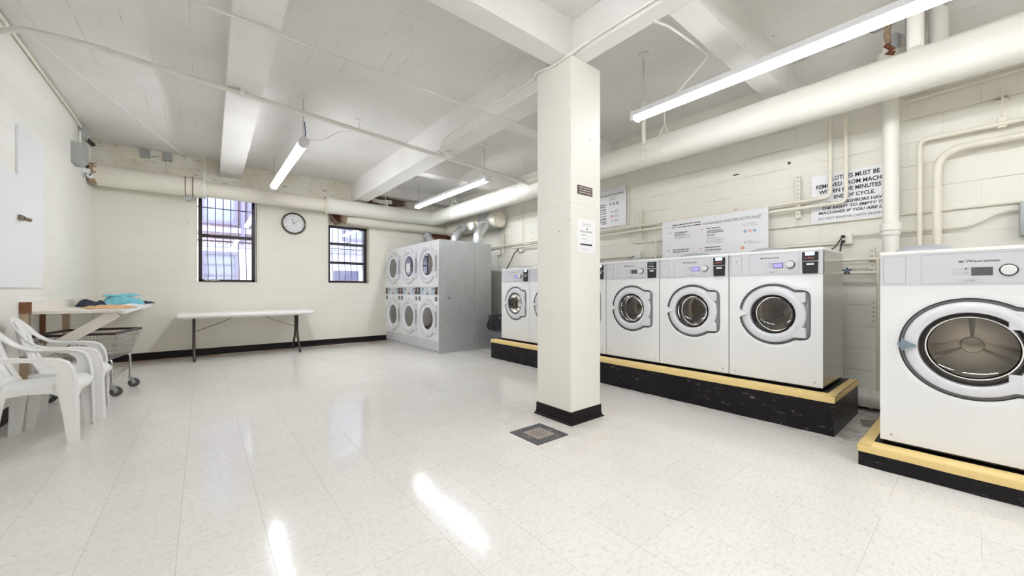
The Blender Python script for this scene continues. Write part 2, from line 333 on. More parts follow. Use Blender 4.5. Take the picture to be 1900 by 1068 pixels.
    def done(s, name, material, parent=None, smooth=35, loc=None, rz=0, solid=0.0, sub=0):
        bmesh.ops.recalc_face_normals(s.bm, faces=s.bm.faces); me = bpy.data.meshes.new(name); s.bm.to_mesh(me); s.bm.free()
        me.materials.append(M[material] if isinstance(material, str) else material)
        o = bpy.data.objects.new(name, me); COL.objects.link(o)
        if smooth:
            me.shade_smooth() if hasattr(me, 'shade_smooth') else None
            me.set_sharp_from_angle(angle=R(smooth))
        if parent: o.parent = parent
        if loc: o.location = loc
        if rz: o.rotation_euler = (0, 0, rz)
        if solid:
            md = o.modifiers.new('thickness', 'SOLIDIFY'); md.thickness = solid; md.offset = 0
        if sub:
            md = o.modifiers.new('smooth', 'SUBSURF'); md.levels = sub; md.render_levels = sub
        return o

def tag(o, label, cat, group=None, kind=None):
    if label: o['label'] = label
    if cat: o['category'] = cat
    if group: o['group'] = group
    if kind: o['kind'] = kind
    return o
def thing(name, label, cat, loc=(0, 0, 0), rz=0.0, group=None):
    o = bpy.data.objects.new(name, None); COL.objects.link(o); o.location = loc; o.rotation_euler = (0, 0, rz); o.empty_display_size = 0.1
    return tag(o, label, cat, group)
def struct(o): o['kind'] = 'structure'; return o
def kids(o): return [c for c in bpy.data.objects if c.parent == o]
def dup(o, parent=None, loc=None, rz=None, label=None):
    c = o.copy(); COL.objects.link(c)
    if parent: c.parent = parent
    if loc: c.location = loc
    if rz is not None: c.rotation_euler = (0, 0, rz)
    if label: c['label'] = label
    for ch in kids(o): dup(ch, c)
    return c

def txt(s, name, material, parent, x, z, y=-0.001, h=None, w=None, size=0.05, align='l', ext=0.0006, bold=0.0, shear=0.0):
    """flat raised lettering facing -y in the parent's frame; (x, z) is the left/centre baseline"""
    cu = bpy.data.curves.new(name, 'FONT'); cu.body = s; cu.size = size; cu.extrude = 0; cu.offset = bold; cu.shear = shear; cu.resolution_u = 2
    o = bpy.data.objects.new(name, cu); COL.objects.link(o); dg = bpy.context.evaluated_depsgraph_get(); dg.update()
    me = bpy.data.meshes.new_from_object(o.evaluated_get(dg)); bpy.data.objects.remove(o); bpy.data.curves.remove(cu)
    if not me.vertices: return None
    xs = [v.co.x for v in me.vertices]; ys = [v.co.y for v in me.vertices]; x0, x1, y0, y1 = min(xs), max(xs), min(ys), max(ys)
    sy = (h / (y1 - y0)) if h else 1; sx = (w / (x1 - x0)) if w else (sy if h else 1)
    wid = (x1 - x0) * sx; off = 0 if align == 'l' else -wid / 2 if align == 'c' else -wid
    for v in me.vertices: v.co = Vector((x + off + (v.co.x - x0) * sx, y, z + (v.co.y - y0) * sy))
    bm = bmesh.new(); bm.from_mesh(me)
    if ext:
        r = bmesh.ops.extrude_face_region(bm, geom=list(bm.faces)); bmesh.ops.translate(bm, vec=(0, -ext, 0), verts=[v for v in r['geom'] if isinstance(v, bmesh.types.BMVert)])
    bm.to_mesh(me); bm.free()
    me.materials.clear(); me.materials.append(M[material]); me.name = name
    ob = bpy.data.objects.new(name, me); COL.objects.link(ob); ob.parent = parent; return ob
def arc(c, r, a0, a1, n, plane='xz', const=0.0):
    out = []
    for i in range(n + 1):
        t = R(a0 + (a1 - a0) * i / n); a, b = c[0] + r * math.cos(t), c[1] + r * math.sin(t)
        out.append((a, const, b) if plane == 'xz' else (a, b, const) if plane == 'xy' else (const, a, b))
    return out
def bend(pts, r=0.05, n=5):
    """round the corners of a polyline"""
    P = [Vector(p) for p in pts]; out = [P[0]]
    for a, b, c in zip(P[:-2], P[1:-1], P[2:]):
        u = (a - b); v = (c - b); k = min(r, u.length * 0.49, v.length * 0.49); u.normalize(); v.normalize(); s0 = b + u * k; s1 = b + v * k
        for i in range(n + 1):
            t = i / n; out.append(s0 * (1 - t) ** 2 + b * 2 * t * (1 - t) + s1 * t ** 2)
    out.append(P[-1]); return out

# ------------------------------------------------------------------ room shell
XL, XR, YB, YF, ZC = -1.27, 4.80, 8.26, -3.2, 3.30
struct(B().box(XL - .25, XR + .25, YF - .25, YB + .3, -0.12, 0.0).done('floor', 'floor', smooth=0))
struct(B().box(XL - .25, XR + .25, YF - .25, YB + .3, ZC, ZC + .15).done('ceiling', 'ceiling', smooth=0))
struct(B().box(XL - .25, XL, YF - .25, YB + .3, 0, ZC).done('wall_left', 'wall_left', smooth=0))
struct(B().box(XR, XR + .25, YF - .25, YB + .3, 0, ZC).done('wall_right', 'wall_right', smooth=0))
struct(B().box(XL, XR, YF - .25, YF, 0, ZC).done('wall_rear', 'wall_back', smooth=0))
W1 = (-0.105, 0.785, 1.228, 2.78); W2 = (1.93, 2.79, 1.236, 2.74); YW = YB + 0.30
b = B()
b.box(XL, W1[0], YB, YW, 0, ZC).box(W1[1], W2[0], YB, YW, 0, ZC).box(W2[1], XR, YB, YW, 0, ZC)
b.box(W1[0], W1[1], YB, YW, 0, W1[2]).box(W1[0], W1[1], YB, YW, W1[3], ZC)
b.box(W2[0], W2[1], YB, YW, 0, W2[2]).box(W2[0], W2[1], YB, YW, W2[3], ZC)
struct(b.done('wall_back', 'wall_back', smooth=0))
# cove baseboards
def cove(name, p, q, nrm, h=0.112, t=0.009):
    p, q, n_ = Vector(p), Vector(q), Vector(nrm)
    prof = [(0.0, 0.0), (0.022, 0.0), (0.02, 0.006), (0.012, 0.016), (t, 0.035), (t * 0.8, h - 0.004), (0.002, h), (0.0, h)]
    b = B().loops([[p + n_ * a + Vector((0, 0, z)) for a, z in prof], [q + n_ * a + Vector((0, 0, z)) for a, z in prof]], True, True, True)
    return struct(b.done(name, 'base_black'))
cove('baseboard_back', (XL, YB, 0), (XR, YB, 0), (0, -1, 0))
cove('baseboard_left', (XL, YF, 0), (XL, YB, 0), (1, 0, 0))
cove('baseboard_right', (XR, YF, 0), (XR, YB, 0), (-1, 0, 0))
# column with its rubber base
CX0, CX1, CY0, CY1 = 2.31, 2.685, 2.09, 2.49
struct(B().box(CX0, CX1, CY0, CY1, 0, 2.998, 0.006).done('column', 'column', smooth=0))
b = B(); L = []
for o, z in ((0.024, 0.0), (0.022, 0.006), (0.012, 0.016), (0.007, 0.035), (0.006, 0.098), (0.001, 0.103)):
    L.append([(CX0 - o, CY0 - o, z), (CX1 + o, CY0 - o, z), (CX1 + o, CY1 + o, z), (CX0 - o, CY1 + o, z)])
struct(b.loops(L).done('baseboard_column', 'base_black', smooth=0))
# ceiling beams
def hexa(v0, v1):  # two quads -> solid
    return B().loops([v0, v1], True, True, True)
def beam(quadA, quadB): return struct(hexa(quadA, quadB).done('ceiling_beam', 'beam', smooth=0))
def bx(x0, x1, y0, y1, z0, z1=ZC): return struct(B().box(x0, x1, y0, y1, z0, z1 + 0.01, 0.008).done('ceiling_beam', 'beam', smooth=0))
beam([(0.11, -0.4, 3.05), (0.40, -0.4, 3.05), (0.40, -0.4, 3.31), (0.11, -0.4, 3.31)], [(0.222, YB, 3.05), (0.528, YB, 3.05), (0.528, YB, 3.31), (0.222, YB, 3.31)])
bx(2.385, 2.655, CY1 - 0.05, YB, 2.92)                       # girder from column to back wall
bx(2.36, 2.505, YF, CY0 + 0.05, 3.0)                       # girder towards the camera
bx(XL, 2.362, 2.12, 2.31, 3.0)                         # cross beam, left bay
bx(2.503, 4.42, 1.18, 1.37, 3.0)
beam([(4.42, 1.18, 3.0), (4.42, 1.37, 3.0), (4.42, 1.37, 3.31), (4.42, 1.18, 3.31)], [(XR, 1.18, 3.14), (XR, 1.37, 3.14), (XR, 1.37, 3.31), (XR, 1.18, 3.31)])
bx(2.55, XR, 3.49, 3.68, 3.06)
bx(2.6, XR, 5.72, 5.93, 3.0)
bx(2.6, XR, 7.98, YB, 3.1)
bx(2.503, XR, -1.3, -1.1, 3.0)
# rough patched strip of concrete where risers pass the ceiling near the right wall
def rough(u, v):
    y = 1.20 - u * 1.9; a = v * 1.0
    jag = 0.03 * math.sin(u * 40) + 0.02 * math.sin(u * 97 + 1)
    return (XR - 0.36 + 0.36 * v + jag * (1 - v), y, ZC - 0.001 - 0.10 * math.sin(v * 1.5) - 0.012 * random.random())
b = B().grid(rough, 46, 8)
struct(b.done('trim_1', 'ceiling', smooth=60))

# ------------------------------------------------------------------ outdoors beyond the windows
YE = 10.9
fac = thing('neighbouring_building', 'pale wall and brick facade across the yard seen through the windows', 'building', (0, YE, 0))
B().box(-3.5, 6.5, 0, 0.3, -0.5, 2.12).done('lower_wall', 'ext_wall', fac, 0)
B().box(-3.5, 1.15, 0, 0.3, 2.12, 5.6).done('upper_wall', 'ext_brick', fac, 0)
B().box(1.15, 6.5, 0.0, 0.3, 2.12, 5.6).done('upper_wall', 'ext_wall', fac, 0)
B().box(-3.5, 1.15, -0.10, 0.0, 2.40, 2.52).box(-3.5, 6.5, -0.04, 0, 2.08, 2.16).box(2.9, 6.5, -0.05, 0, 2.3, 2.36).done('ledge', 'ext_trim', fac, 0)
def ext_win(x0, x1, z0, z1, rails):
    f = B().box(x0 - .07, x0, -.05, .02, z0 - .07, z1 + .07).box(x1, x1 + .07, -.05, .02, z0 - .07, z1 + .07).box(x0, x1, -.05, .02, z0 - .07, z0).box(x0, x1, -.05, .02, z1, z1 + .07)
    for r in rails: f.box(x0, x1, -.03, .02, z0 + (z1 - z0) * r - .014, z0 + (z1 - z0) * r + .014)
    f = f.done('window', 'ext_frame', fac, 0)
    B().box(x0, x1, -.012, -.006, z0, z1).done('pane', 'ext_glass', f, 0)
ext_win(0.03, 0.58, 1.15, 1.90, (0.38, 0.7))
ext_win(0.02, 0.57, 2.66, 3.85, (0.55,))
ext_win(0.88, 1.42, 2.66, 3.85, (0.5,))
ext_win(3.0, 3.5, 2.5, 3.0, (0.5,))
B().box(2.72, 3.35, -.04, .02, 1.0, 1.62).done('dark_door', 'ext_door', fac, 0)
B().cyl((0.72, -0.07, 2.2), (0.72, -0.07, 5.5), 0.045).done('downpipe', 'ext_frame', fac)
b = B()
for k in range(9): b.box(1.0, 2.5, -0.03, 0.0, 2.2 + k * 0.06, 2.23 + k * 0.06)
b.done('louvre', 'ext_trim', fac, 0)
B().box(3.62, 3.95, -0.28, -0.02, 1.78, 1.93, 0.01).done('wall_cabinet', 'ext_frame', fac, 0)
tag(B().box(-4, 7, YW, YE + 0.3, -0.6, -0.5).done('yard_ground', 'ext_trim', smooth=0), None, None, None, 'structure')

def window_guard(x0, x1, z0, z1, n, label, scroll):
    g = thing('window_guard', label, 'window bars', ((x0 + x1) / 2, YW + 0.06, 0))
    h = (x1 - x0) / 2; b = B()
    for k in range(n):
        x = -h + (k + 0.5) * (x1 - x0) / n
        pts = [(x, 0, z1), (x, 0, 1.75), (x + .008, -.02, 1.55), (x + .012, -.035, 1.4), (x + .01, -0.01, z0)]
        b.tube(pts, 0.0075, 6)
    b.done('vertical_bars', 'iron', g)
    b = B()
    for z in scroll: b.box(-h - .05, h + .05, -0.006, 0.006, z - .008, z + .008)
    b.done('cross_bars', 'iron', g, 0)
    b = B()
    for k in range(n):
        x = -h + (k + 0.5) * (x1 - x0) / n + (x1 - x0) / n / 2
        for s_ in (-1, 1): b.tube([(x + s_ * (.012 + .02 * math.cos(t)), 0, 1.95 + .02 * math.sin(t)) for t in [i * .7 for i in range(8)]], 0.003, 4)
    b.done('scrollwork', 'iron', g)
    for s_ in (-1, 1): B().box(s_ * h - .012, s_ * h + .012, -.05, 0.02, z0 - .02, z0 + .02).done('bracket', 'iron', g, 0)

def sash_window(n, X, zb, zt, rails, group_rail):
    x0, x1 = X[0] + 0.045, X[1] - 0.04; y = YB + 0.15; f = 0.05
    w = B().box(x0, x0 + f, y, y + .08, zb, zt, .004).box(x1 - f, x1, y, y + .08, zb, zt, .004).box(x0, x1, y, y + .08, zb, zb + .045, .004).box(x0, x1, y, y + .08, zt - .045, zt, .004)
    for r in rails: w.box(x0 + f, x1 - f, y - .012, y + .05, r - .026, r + .026, .003)
    w = struct(w.done('window_%d' % n, 'window_frame', smooth=0))
    zz = [zb + .045] + list(rails) + [zt - .045]
    for a, c in zip(zz[:-1], zz[1:]): B().box(x0 + f, x1 - f, y + .028, y + .032, a, c).done('pane', 'glass', w, 0)
    B().box((x0 + x1) / 2 - .03, (x0 + x1) / 2 + .03, y - .03, y - .01, rails[0] + .026, rails[0] + .04, .003).done('sash_latch', 'brass', w, 0)
    return w
sash_window(1, W1, 1.235, 2.78, (2.03,), 0)
sash_window(2, W2, 1.243, 2.42, (2.05, 1.66), 0)
window_guard(W1[0], W1[1], 1.22, 2.82, 8, 'black iron bars with scrollwork outside the tall window by the clock', (1.235, 1.97, 2.55))
window_guard(W2[0], W2[1], 1.22, 2.6, 7, 'black iron bars outside the smaller window beside the dryers', (1.235, 1.97))
# painted reveals and blocked top of window two
for k, (a, z1) in enumerate(((W1, W1[3]), (W2, W2[3]))):
    b = B(); b.box(a[0], a[0] + .028, YB + .01, YW, a[2], z1).box(a[1] - .028, a[1], YB + .01, YW, a[2], z1).box(a[0], a[1], YB + .0, YW, a[2] - .004, a[2] + .008)
    struct(b.done('trim_%d' % (k + 2), 'reveal', smooth=0))
struct(B().box(W2[0] + .02, W2[1] - .02, YB + .12, YB + .24, 2.42, W2[3]).done('trim_4', 'reveal', smooth=0))

# folded paper on the sill
b = B().grid(lambda u, v: (0.02 + 0.21 * u, 8.33 + 0.07 * v, 1.262 + 0.012 * math.sin(u * 7 + v * 4) + 0.008 * random.random()), 10, 4)
tag(b.done('crumpled_paper', 'paper', solid=0.003), 'crumpled white paper lying on the sill of the tall window', 'paper')

# ------------------------------------------------------------------ lamps
def lamp(x, y0, y1, z, round_body, label, chains=(0.03, 0.97), cz=ZC, tube='tube'):
    t = thing('fluorescent_lamp', label, 'ceiling light', (x, y0, z), 0, 'long tube lamps hung on chains')
    L = y1 - y0
    if round_body:
        B().prism([(.049 * math.cos(R(a)), .049 * math.sin(R(a))) for a in range(-190, 11, 10)], .088, L - .088).done('lit_diffuser', 'tube', t)
        B().prism([(.050 * math.cos(R(a)), .050 * math.sin(R(a))) for a in range(10, 171, 10)], .088, L - .088).done('housing', 'fixture', t)
        B().cyl((0, 0, 0), (0, 0.09, 0), 0.053, 24).done('end_cap', 'fixture', t)
        B().cyl((0, L - .09, 0), (0, L, 0), 0.053, 24).done('end_cap', 'fixture', t)
    else:
        B().prism([(-.052, .0), (.052, .0), (.045, .048), (-.045, .048)], 0, L).done('housing', 'fixture', t, 0)
        pr = [(-.048, -.001)] + [(.048 * math.cos(R(a)), -.001 + .042 * math.sin(R(a))) for a in range(200, 341, 14)] + [(.048, -.001)]
        B().prism(pr, 0.02, L - .02).done('lit_diffuser', tube, t)
        B().prism([(-.052, -.04), (.052, -.04), (.052, .05), (-.052, .05)], -.012, .02).done('end_cap', 'fixture', t, 0)
        B().prism([(-.052, -.04), (.052, -.04), (.052, .05), (-.052, .05)], L - .02, L + .012).done('end_cap', 'fixture', t, 0)
    for c in chains:
        b = B(); zz = 0.05; k = 0
        while zz < cz - z - 0.03:
            a = Vector((1, 0, 0)) if k % 2 else Vector((0, 1, 0)); c0 = Vector((0, c * L, zz + .018))
            b.tube([c0 + a * (.008 * math.cos(q)) + Vector((0, 0, .021 * math.sin(q))) for q in [i * math.pi / 4 for i in range(8)]], 0.0022, 5, closed=True)
            zz += 0.034; k += 1
        b.done('chain', 'steel', t)
        B().lathe([(0, cz - z - .035), (.02, cz - z - .035), (.045, cz - z - .018), (.05, cz - z), (0, cz - z)], (0, c * L, 0), 'z', 20).done('ceiling_rose', 'pipe_grey', t)
    return t
lamp(0.885, 4.78, 7.22, 2.76, True, 'round glowing tube lamp over the folding table, grey end cap towards us')
lamp(3.32, 4.66, 7.10, 2.76, False, 'glowing strip lamp hanging in front of the dryer ducts', (0.04, 0.97))
lamp(3.20, -0.35, 2.09, 2.735, False, 'nearest and largest glowing strip lamp, hung above the washer row', (0.06, 0.96), tube='tube_dim')
lamp(0.885, -0.55, 1.89, 2.76, True, 'glowing tube lamp just above the top edge of the picture')
lamp(0.885, -2.95, -1.0, 2.76, False, 'unseen strip lamp added as fill behind the camera on the left')  # added fill light out of view, flattens the room lighting
lamp(3.2, -2.95, -0.9, 2.735, False, 'unseen strip lamp added as fill behind the camera on the right')  # second added fill, unseen, brightens the right bay
# lamp flex
def cableo(name, pts, r, m, label, cat='cable', rr=0.05, group=None):
    return tag(B().tube(bend(pts, rr), r, 8).done(name, m), label, cat, group)
cableo('lamp_cable', [(0.885, 4.80, 2.80), (0.91, 4.86, 2.86), (0.885, 4.79, 2.98)], 0.006, 'blue_tape', 'short blue wire looped at the end cap of the round tube lamp')
cableo('lamp_cable', [(0.93, 4.80, 2.79), (1.10, 4.82, 2.84), (1.24, 4.78, 2.96), (1.36, 4.66, 2.955)], 0.004, 'pipe_grey', 'thin grey wire from the round tube lamp up to the sloping pipe')

# ------------------------------------------------------------------ big insulated pipes
t = thing('insulated_pipe', 'thick cream insulated pipe along the back and right walls near the ceiling', 'pipe', (4.15, 8.0, 2.735))
def tubew(name, pts, r, m, n=32, par=None): 
    o = B().tube(pts, r, n).done(name, m, par); return o
O = Vector((4.15, 8.0, 2.735))
def rel(*p): return [Vector(q) - O for q in p]
tubew('insulation', rel((-1.20, 8.0, 2.752), (0.0, 8.0, 2.745)), 0.155, 'pipe', par=t)
tubew('insulation', rel((0.0, 8.0, 2.74), (1.84, 8.0, 2.735)), 0.125, 'pipe', par=t)
tubew('insulation', rel((1.84, 8.0, 2.735), (4.02, 8.0, 2.735), (4.11, 7.96, 2.735), (4.15, 7.86, 2.735), (4.15, 7.6, 2.735), (4.15, YF + .02, 2.735)), 0.153, 'pipe_white', 40, t)
B().lathe([(0.162, -0.02), (0.166, 0), (0.162, 0.03), (.15, .03)], rel((1.85, 8.0, 2.735))[0], 'x', 32).done('collar', 'pipe', t)
B().lathe([(0.158, -0.02), (0.161, 0), (0.158, 0.02)], rel((4.15, 7.72, 2.735))[0], 'y', 32).done('collar', 'pipe_white', t)
B().lathe([(0.158, -0.02), (0.161, 0), (0.158, 0.02)], rel((3.9, 8.0, 2.735))[0], 'x', 32).done('collar', 'pipe_white', t)
b = B().lathe([(0.0, 0.0), (0.05, -0.01), (0.06, .03), (0.10, 0.0), (0.13, .03), (0.152, -0.01), (0.152, 0.06)], rel((-1.235, 8.0, 2.752))[0], 'x', 24)
for v in b.bm.verts: v.co += Vector((random.uniform(-.015, .015), random.uniform(-.012, .012), random.uniform(-.012, .012)))
b.done('torn_end', 'torn', t)
# straps and hangers
def hanger(c, axis, r, ztop, label, rod='pipe_white', strap='pipe_white'):
    g = thing('pipe_hanger', label, 'pipe hanger', c, 0, None)
    a = 'x' if axis == 'x' else 'y'
    B().lathe([(r, -.016), (r + .006, -.016), (r + .006, .016), (r, .016)], (0, 0, 0), a, 36).done('ring', strap, g)
    w = Vector((0, 1, 0)) if axis == 'x' else Vector((1, 0, 0))
    for s_ in (-1, 1):
        B().beam(w * (s_ * r * .78) + Vector((0, 0, r * .68)), w * (s_ * .015) + Vector((0, 0, r + .11)), .028, .006, up=w).done('arm', strap, g, 0)
    B().cyl((0, 0, r + .08), (0, 0, ztop - c[2]), 0.0075, 8).done('rod', rod, g)
    B().cyl((0, 0, ztop - c[2] - .012), (0, 0, ztop - c[2]), 0.03, 12).done('ceiling_plate', 'pipe_grey', g)
    return g
hanger((0.02, 8.0, 2.743), 'x', 0.156, ZC, 'pipe hanger with rod on the back pipe left of the slim ceiling beam')
hanger((3.02, 8.0, 2.735), 'x', 0.154, 3.1, 'pipe hanger on the back pipe beside the hole in the wall')
hanger((4.15, 7.05, 2.735), 'y', 0.154, ZC, 'pipe hanger near the pipe corner, behind the strip lamp')
hanger((4.15, 4.83, 2.735), 'y', 0.154, ZC, 'pipe hanger beside the left edge of the column')
hanger((4.15, 2.31, 2.735), 'y', 0.154, ZC, 'pipe hanger below the nearest strip lamp with twin arms')
b = B().box(3.985, 4.0, 2.46, 2.52, 2.60, 2.74, .003); b.cyl((4.02, 2.50, 2.80), (4.02, 2.50, ZC), .024, 14)
tag(b.done('pipe_stub', 'pipe_white'), 'short white stub pipe dropping onto the big pipe near the nearest lamp', 'pipe')
g = thing('band_clamp', 'two dark straps round the back pipe with a small grey buckle below', 'strap', (-0.17, 8.0, 2.75))
for dx in (-.045, .045): B().lathe([(.156, -.006), (.162, -.006), (.162, .006), (.156, .006)], (dx, 0, 0), 'x', 36).done('strap', 'brass', g)
B().box(-.04, .04, -.06, .0, -.235, -.165, .004).done('buckle', 'box_grey', g, 0)
# second pipe under the first, broken sleeve and hole by window two
t = thing('insulated_pipe', 'lower cream pipe running from above the smaller window to the corner', 'pipe', (3.4, 8.15, 2.52))
B().tube([(-1.17, .0, .015), (-1.02, -.02, .0), (-.8, 0, 0), (.9, 0, 0), (1.39, 0, 0)], [.07, .09, .105, .105, .105], 28).done('insulation', 'pipe', t)
b = B().lathe([(.0, 0), (.05, .02), (.085, -.01), (.10, .06)], (-1.21, 0, .02), 'x', 18)
for v in b.bm.verts: v.co += Vector([random.uniform(-.012, .012) for _ in range(3)])
b.done('torn_end', 'torn', t)
b = B().lathe([(0, -.05), (.06, -.06), (.10, -.03), (.115, .02), (.10, .06)], (2.13, 8.31, 2.555), 'y', 22)
for v in b.bm.verts: v.co += Vector([random.uniform(-.008, .008) for _ in range(3)])
tag(b.done('pipe_sleeve', 'rust'), 'rusty red round sleeve above the smaller window frame', 'pipe sleeve')
b = B()
for k in range(5): b.beam((1.98 + .01 * k, 8.20, 2.62 - .02 * k), (2.08 + .02 * k, 8.24, 2.40 + .012 * k), .03, .02)
tag(b.done('plaster_scrap', 'dark_hole'), 'dark broken plaster strip left of the rusty sleeve', 'plaster')
def blob(name, c, rx, ry, rz, m, label, cat, seg=18):
    b = B(); r = bmesh.ops.create_icosphere(b.bm, subdivisions=4, radius=1.0)
    for v in r['verts']:
        n = 1 + .22 * math.sin(v.co.x * 7 + v.co.z * 5) + .16 * math.sin(v.co.x * 19 + v.co.z * 23) + random.uniform(-.07, .07)
        v.co = Vector((c[0] + v.co.x * rx * n, c[1] + v.co.y * ry * n, c[2] + v.co.z * rz * n))
    return tag(b.done(name, m, smooth=60), label, cat)
blob('broken_masonry', (3.0, 8.235, 3.0), .46, .05, .17, 'dark_hole', 'ragged dark broken patch of wall above the back pipe', 'wall damage')
t = thing('capped_pipe', 'white bent pipe end poking from the hole above the back pipe', 'pipe', (2.93, 8.12, 2.96))
B().tube([(-.12, .1, .05), (-.06, .03, .04), (.02, -.03, .02), (.10, -.06, .02), (.24, -.08, .03)], [.05, .045, .045, .05, .042], 16).done('elbow', 'pipe_white', t)
B().lathe([(0, -.01), (.06, -.01), (.065, .05), (.05, .06)], (-.12, .06, .05), 'y', 16).done('rusty_collar', 'rust', t)

# ------------------------------------------------------------------ ceiling conduits and boxes
t = thing('sprinkler_pipe', 'beige pipe crossing the whole room just below the beams', 'pipe')
B().tube(bend([(-1.26, 4.93, 3.15), (-1.10, 4.72, 3.13), (-.75, 4.62, 3.105), (0.22, 4.57, 3.02), (2.32, 4.53, 2.88), (4.0, 4.50, 2.77)], .1), .024, 14).done('pipe', 'pipe_grey', t)
for x, z in ((0.30, 3.03), (2.45, 2.885)): B().box(x - .02, x + .02, 4.51, 4.62, z - .03, z + .045, .004).done('clamp', 'pipe_grey', t, 0)
B().cyl((2.52, 4.42, 2.90), (2.52, 4.42, 2.84), .05, 20).done('junction_cap', 'pipe_grey', t)
t = thing('thin_conduit', 'thin conduit crossing the ceiling nearer than the beige pipe', 'conduit')
B().tube([(-1.2, 3.55, 3.20), (-.05, 3.43, 3.085), (.16, 3.36, 3.04), (2.04, 3.21, 2.908), (2.96, 3.19, 2.895), (3.8, 3.17, 2.885)], .010, 10).done('pipe', 'pipe_grey', t)
t = thing('cable_run', 'white cable running along the girder side and over the column top', 'cable')
B().tube(bend([(2.36, 4.36, 2.90), (2.37, 4.34, 2.99), (2.375, 4.18, 3.04), (2.372, 3.4, 3.045), (2.372, 2.60, 3.035), (2.30, 2.50, 3.03), (2.30, 2.30, 2.985), (2.297, 2.10, 2.99), (2.345, 1.95, 3.04), (2.345, 0.9, 3.03), (2.345, -0.5, 3.03)], .06), .011, 10).done('cable', 'pipe_white', t)
t = thing('cable_run', 'white cable looping from the girder along the near cross beam to the lamp', 'cable')
B().tube(bend([(2.44, 1.50, 3.04), (2.49, 1.45, 2.985), (2.60, 1.42, 2.99), (3.0, 1.41, 3.01), (3.25, 1.42, 3.03), (3.28, 1.52, 2.98), (3.22, 1.70, 2.80)], .08), .009, 10).done('cable', 'pipe_white', t)
cableo('lamp_cable', [(3.0, 4.52, 2.86), (3.15, 4.7, 2.86), (3.3, 5.2, 2.97), (3.32, 5.5, 2.90), (3.32, 5.55, 2.80)], .004, 'pipe_grey', 'thin wire curling down to the strip lamp before the dryer ducts')
t = thing('wall_conduit', 'white conduit along the top of the left wall ending at a small box', 'conduit')
B().tube(bend([(XL + .02, YF + .1, 3.27), (XL + .02, 7.2, 3.27), (XL + .03, 7.5, 3.22)], .06), .014, 10).done('pipe', 'pipe_small', t)
B().box(XL, XL + .07, 7.44, 7.58, 3.10, 3.24, .006).done('junction_box', 'box_grey', t, 0)
B().cyl((XL + .04, 7.6, 3.14), (XL + .09, 7.74, 3.10), .028, 12).done('black_connector', 'blackp', t)
B().tube(bend([(XL + .08, 7.72, 3.10), (XL + .06, 8.10, 3.16), (XL + .16, 8.22, 3.22), (-.72, 8.235, 3.255)], .08), .013, 8).done('pipe', 'pipe_small', t)
t = thing('electrical_box', 'grey metal box high in the left corner with a conduit above', 'electrical box', (XL, 7.2, 2.84))
B().prism([(0, .10), (.11, .10), (.11, -.11), (.06, -.16), (0, -.16)], -.10, .14, 'y').done('body', 'box_grey', t, 0)
B().cyl((.05, .05, .10), (.05, .05, .28), .013, 10).done('conduit', 'pipe_small', t)
B().box(.108, .114, -.08, .12, -.09, .08, .001).done('cover', 'box_grey', t, 0)
t = thing('security_camera', 'small white camera in the corner above the torn pipe end', 'camera', (XL + .03, 7.7, 2.66))
B().lathe([(0, -.05), (.026, -.045), (.032, -.01), (.030, .05), (0, .06)], (.035, 0, 0), 'y', 20).done('body', 'enamel', t)
B().cyl((.04, -.035, .003), (.05, -.058, .003), .012, 14).done('lens', 'blackp', t)
B().box(-.03, .04, -.02, .02, .03, .09, .004).done('bracket', 'enamel', t, 0)
for x, lab in ((-.70, 'grey junction box by the ceiling nearer the left corner'), (-.44, 'grey junction box by the ceiling above the back pipe')):
    t = thing('junction_box', lab, 'electrical box', (x, YB, 3.22))
    B().box(-.055, .055, -.06, 0, -.055, .055, .004).done('body', 'box_grey', t, 0)
    B().box(-.05, .05, -.064, -.058, -.05, .05, .002).done('cover', 'box_grey', t, 0)
tag(B().cyl((-.44, YB - .02, 3.17), (-.44, YB - .02, 2.88), .014, 10).done('short_conduit', 'pipe_small'), 'short conduit between a junction box and the back pipe', 'conduit')
cableo('white_string', [(-1.15, 5.2, 3.285), (-0.55, 6.9, 3.22), (0.02, 7.97, 3.02)], .0035, 'enamel', 'white string stretched from the ceiling to the back pipe hanger', rr=.2)
tag(B().tube([(1.56 + .04 * math.cos(a), 5.05 + .0 * a, 3.265 + .03 * math.sin(a)) for a in [i * .5 for i in range(7)]], .005, 6).cyl((1.56, 5.05, 3.25), (1.56, 5.05, 3.14), .006, 8).done('ceiling_hook', 'pipe_grey'), 'small hook hanging from the ceiling between lamp and girder', 'hook')

# ------------------------------------------------------------------ right wall: conduits, risers, struts, sockets
def wc(name, pts, r, label, m='pipe_small', cat='conduit', rr=.06, group=None):
    return tag(B().tube(bend(pts, rr), r, 12).done(name, m), label, cat, group)
XC = 4.72
wc('wall_conduit', [(XC, 7.9, 1.99), (XC, 1.05, 1.992), (XC, .925, 1.992), (XC, .925, 2.72)], .017, 'upper of the two long conduits, bending up through the clothes sign', rr=.07)
wc('wall_conduit', [(XC, 5.80, 1.915), (XC, .93, 1.925), (XC, .808, 1.925), (XC, .808, 2.72)], .017, 'lower of the two long conduits, bending up beside the riser', rr=.07)
wc('wall_conduit', [(4.785, 3.222, 2.60), (4.785, 3.222, 1.83), (4.785, 3.13, 1.757), (4.785, YF + .1, 1.757)], .010, 'thin conduit dropping beside the cyrillic sign and curving along the wall', rr=.12)
wc('wall_conduit', [(4.765, 5.0, 1.582), (4.765, 3.19, 1.575)], .010, 'thin conduit behind the washers running to the socket near the column')
wc('wall_conduit', [(4.785, 3.0, 1.548), (4.785, .88, 1.542)], .010, 'thin conduit running behind the washer sign to the double socket')
wc('wall_conduit', [(4.765, 5.556, 2.75), (4.765, 5.556, 1.93)], .009, 'thin upright conduit left of the column on the far right wall')
